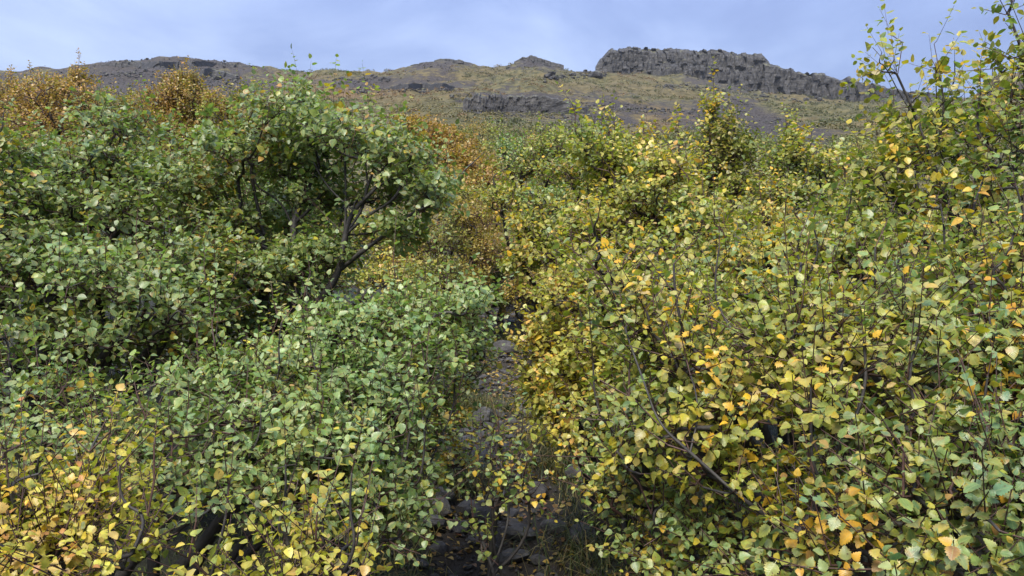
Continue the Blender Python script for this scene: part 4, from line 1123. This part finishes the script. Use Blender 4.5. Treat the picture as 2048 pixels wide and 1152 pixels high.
for px, py, d, s, lab in ((1118, 1120, 3.05, .15, 'largest dark boulder at the bottom edge of the picture, right of the path'),
                          (1035, 1135, 2.95, .095, 'flat dark boulder at the bottom edge, left of the largest boulder'),
                          (965, 1110, 3.0, .10, 'grey boulder at the bottom left of the path, behind the sapling'),
                          (975, 1005, 3.75, .12, 'pale grey flat stone behind the sapling leaves'),
                          (955, 912, 4.5, .10, 'rounded boulder on the left in the pile of stones halfway up the path'),
                          (1000, 910, 4.55, .085, 'squarish boulder on the right in the pile of stones halfway up the path'),
                          (1012, 935, 4.35, .065, 'light grey stone lying in front of the stone pile'),
                          (970, 835, 5.2, .13, 'dark mossy boulder on the left bank above the stone pile'),
                          (1000, 795, 5.5, .11, 'dark boulder in the path under the yellow overhang'),
                          (1050, 780, 5.6, .10, 'pale flat stone on the right of the path under the yellow overhang'),
                          (1005, 690, 7.0, .15, 'black topped boulder below the grass tussock at the top of the path'),
                          (880, 985, 3.8, .10, 'dark stone half hidden under the green boughs left of the path')):
    x = (px - 1024) / F * d
    o = put_stone('boulder', BIG[int(gs.integers(5))], x, d, s * .8, None, .15)
    tag(o, lab, 'boulder')
# gravel and fallen leaves
def gravel():
    n = 2600
    y = gs.uniform(1.8, 9, n); x = path_x(y) + gs.normal(0, .17, n); s = gs.uniform(.005, .014, n)
    z = near_z(x, y) + s * .6 + .006
    b = np.array([(1, 0, 0), (-.8, .7, .1), (-.7, -.8, 0), (.2, .1, .8), (0, 0, -.6)])
    f = np.array([(0, 1, 3), (1, 2, 3), (2, 0, 3), (1, 0, 4), (2, 1, 4), (0, 2, 4)])
    a = gs.uniform(0, 6.28, n); c, s_ = np.cos(a), np.sin(a)
    V = np.stack([b[None, :, 0] * c[:, None] - b[None, :, 1] * s_[:, None], b[None, :, 0] * s_[:, None] + b[None, :, 1] * c[:, None], np.tile(b[:, 2], (n, 1))], 2) * s[:, None, None] + np.stack([x, y, z], 1)[:, None]
    Fc = f[None] + (np.arange(n) * 5)[:, None, None]
    link('gravel', mesh_np('gravel', V.reshape(-1, 3), Fc.reshape(-1, 3), M_STONE, 3, smooth_=False), ps, 'stuff')
gravel()
def litter():
    n = 4200
    y = gs.uniform(1.6, 9, n); x = path_x(y) + gs.normal(0, .36, n)
    z = near_z(x, y) + gs.uniform(.012, .035, n)
    Z = unit(np.stack([gs.normal(0, .3, n), gs.normal(0, .3, n), np.ones(n)], 1)); Y = unit(np.cross(Z, gs.normal(0, 1, (n, 3)))); X = np.cross(Y, Z)
    PAL['litter'] = [(30, (128, 92, 52)), (24, (108, 76, 48)), (20, (164, 132, 72)), (24, (196, 166, 84)), (10, (134, 84, 66))]
    V, T, U, C = emit_leaves(1, np.stack([x, y, z], 1), np.stack([X, Y, Z], 1), gs.uniform(.018, .032, n), pal_cols('litter', n, gs), gs)
    link('fallen_leaves', mesh_np('fallen_leaves', V, T, M_LEAF, 3, U, C), None, 'stuff')
litter()
# grass
def grass():
    m, t, p = new_mat('grass')
    a = N(t, 'ShaderNodeAttribute', attribute_name='col'); L(t, a.outputs['Color'], p.inputs['Base Color'])
    p.inputs['Roughness'].default_value = .55
    tr = N(t, 'ShaderNodeBsdfTranslucent'); L(t, a.outputs['Color'], tr.inputs['Color'])
    mx = N(t, 'ShaderNodeMixShader'); mx.inputs[0].default_value = .3
    L(t, p.outputs[0], mx.inputs[1]); L(t, tr.outputs[0], mx.inputs[2]); L(t, mx.outputs[0], t.nodes['Material Output'].inputs['Surface'])
    n = 36000
    y = 1.3 + 11  * gs.random(n) ** 1.25; x = path_x(y) + gs.choice([-1, 1], n) * np.abs(gs.normal(.42, .34, n))
    keep = (np.abs(x - path_x(y)) > .2 + .14 * vnoise(x * 5, y * 5, 2)) & (fbm(x * 2.2, y * 2.2, 3, 12) > .36)
    # rank grass and ground plants under the shrubs on both sides
    m2 = 34000
    y2 = gs.uniform(.9, 7.5, m2); x2 = gs.uniform(-1.05, 1.05, m2) * (y2 * .68 + .3)
    keep2 = np.abs(x2 - path_x(y2)) > .5
    tus = [(1045, 665, 7.4, .22, 900), (950, 800, 5.4, .2, 700), (1130, 910, 4.3, .16, 500), (1165, 1060, 3.35, .2, 250), (760, 1110, 2.7, .25, 900), (1100, 860, 4.7, .15, 600), (930, 960, 4.1, .1, 300)]
    x, y = np.concatenate([x[keep], x2[keep2]]), np.concatenate([y[keep], y2[keep2]]); hl = gs.uniform(.03, .085, len(x))
    for px, py, d, r, k in tus:
        cx = (px - 1024) / F * d
        x = np.concatenate([x, cx + gs.normal(0, r * .6, k)]); y = np.concatenate([y, d + gs.normal(0, r * .7, k)]); hl = np.concatenate([hl, gs.uniform(.08, .2, k)])
    n = len(x); z = near_z(x, y)
    ang = gs.uniform(0, 6.28, n); dr = np.stack([np.cos(ang), np.sin(ang), 0 * ang], 1)
    sd = np.stack([-np.sin(ang), np.cos(ang), 0 * ang], 1) * gs.uniform(.0014, .003, n)[:, None]
    b = np.stack([x, y, z], 1); up = np.array([0, 0, 1.])
    bend = gs.uniform(.9, 2.3, n)
    m1 = b + (up * .62 + dr * .22 * bend[:, None]) * hl[:, None]; tp = b + (up * (.98 - .35 * bend[:, None]) + dr * .8 * bend[:, None]) * hl[:, None]
    V = np.stack([b - sd, b + sd, m1 + sd * .8, m1 - sd * .8, tp], 1).reshape(-1, 3)
    f = np.array([(0, 1, 2), (0, 2, 3), (3, 2, 4)])
    Fc = (f[None] + (np.arange(n) * 5)[:, None, None]).reshape(-1, 3)
    cs = np.array([lin((78, 94, 40)), lin((104, 110, 52)), lin((132, 124, 66)), lin((158, 140, 86)), lin((64, 84, 38))])
    col = cs[gs.integers(0, 5, n)] * gs.uniform(.7, 1.1, (n, 1)) * .8
    link('grass', mesh_np('grass', V, Fc, m, 3, None, np.repeat(col, 5, 0)), None, 'stuff')
grass()

# ------------------------------------------------------------------ thin damp air between here and the hill
def haze():
    m = bpy.data.materials.new('haze'); m.use_nodes = True
    t = m.node_tree
    for n in list(t.nodes):
        if n.type != 'OUTPUT_MATERIAL': t.nodes.remove(n)
    v = N(t, 'ShaderNodeVolumePrincipled')
    v.inputs['Color'].default_value = (.82, .87, .96, 1)
    v.inputs['Density'].default_value = .0001
    L(t, v.outputs[0], t.nodes['Material Output'].inputs['Volume'])
    lo, hi = np.array([-1480, -76, -12.]), np.array([1480, 930, 190.])
    V = np.array([[(lo, hi)[i][0], (lo, hi)[j][1], (lo, hi)[k][2]] for i in (0, 1) for j in (0, 1) for k in (0, 1)])
    Fq = np.array([(0, 1, 3, 2), (4, 6, 7, 5), (0, 4, 5, 1), (2, 3, 7, 6), (0, 2, 6, 4), (1, 5, 7, 3)])
    link('haze', mesh_np('haze', V, Fq, m, 4, smooth_=False), None, 'stuff')
haze()
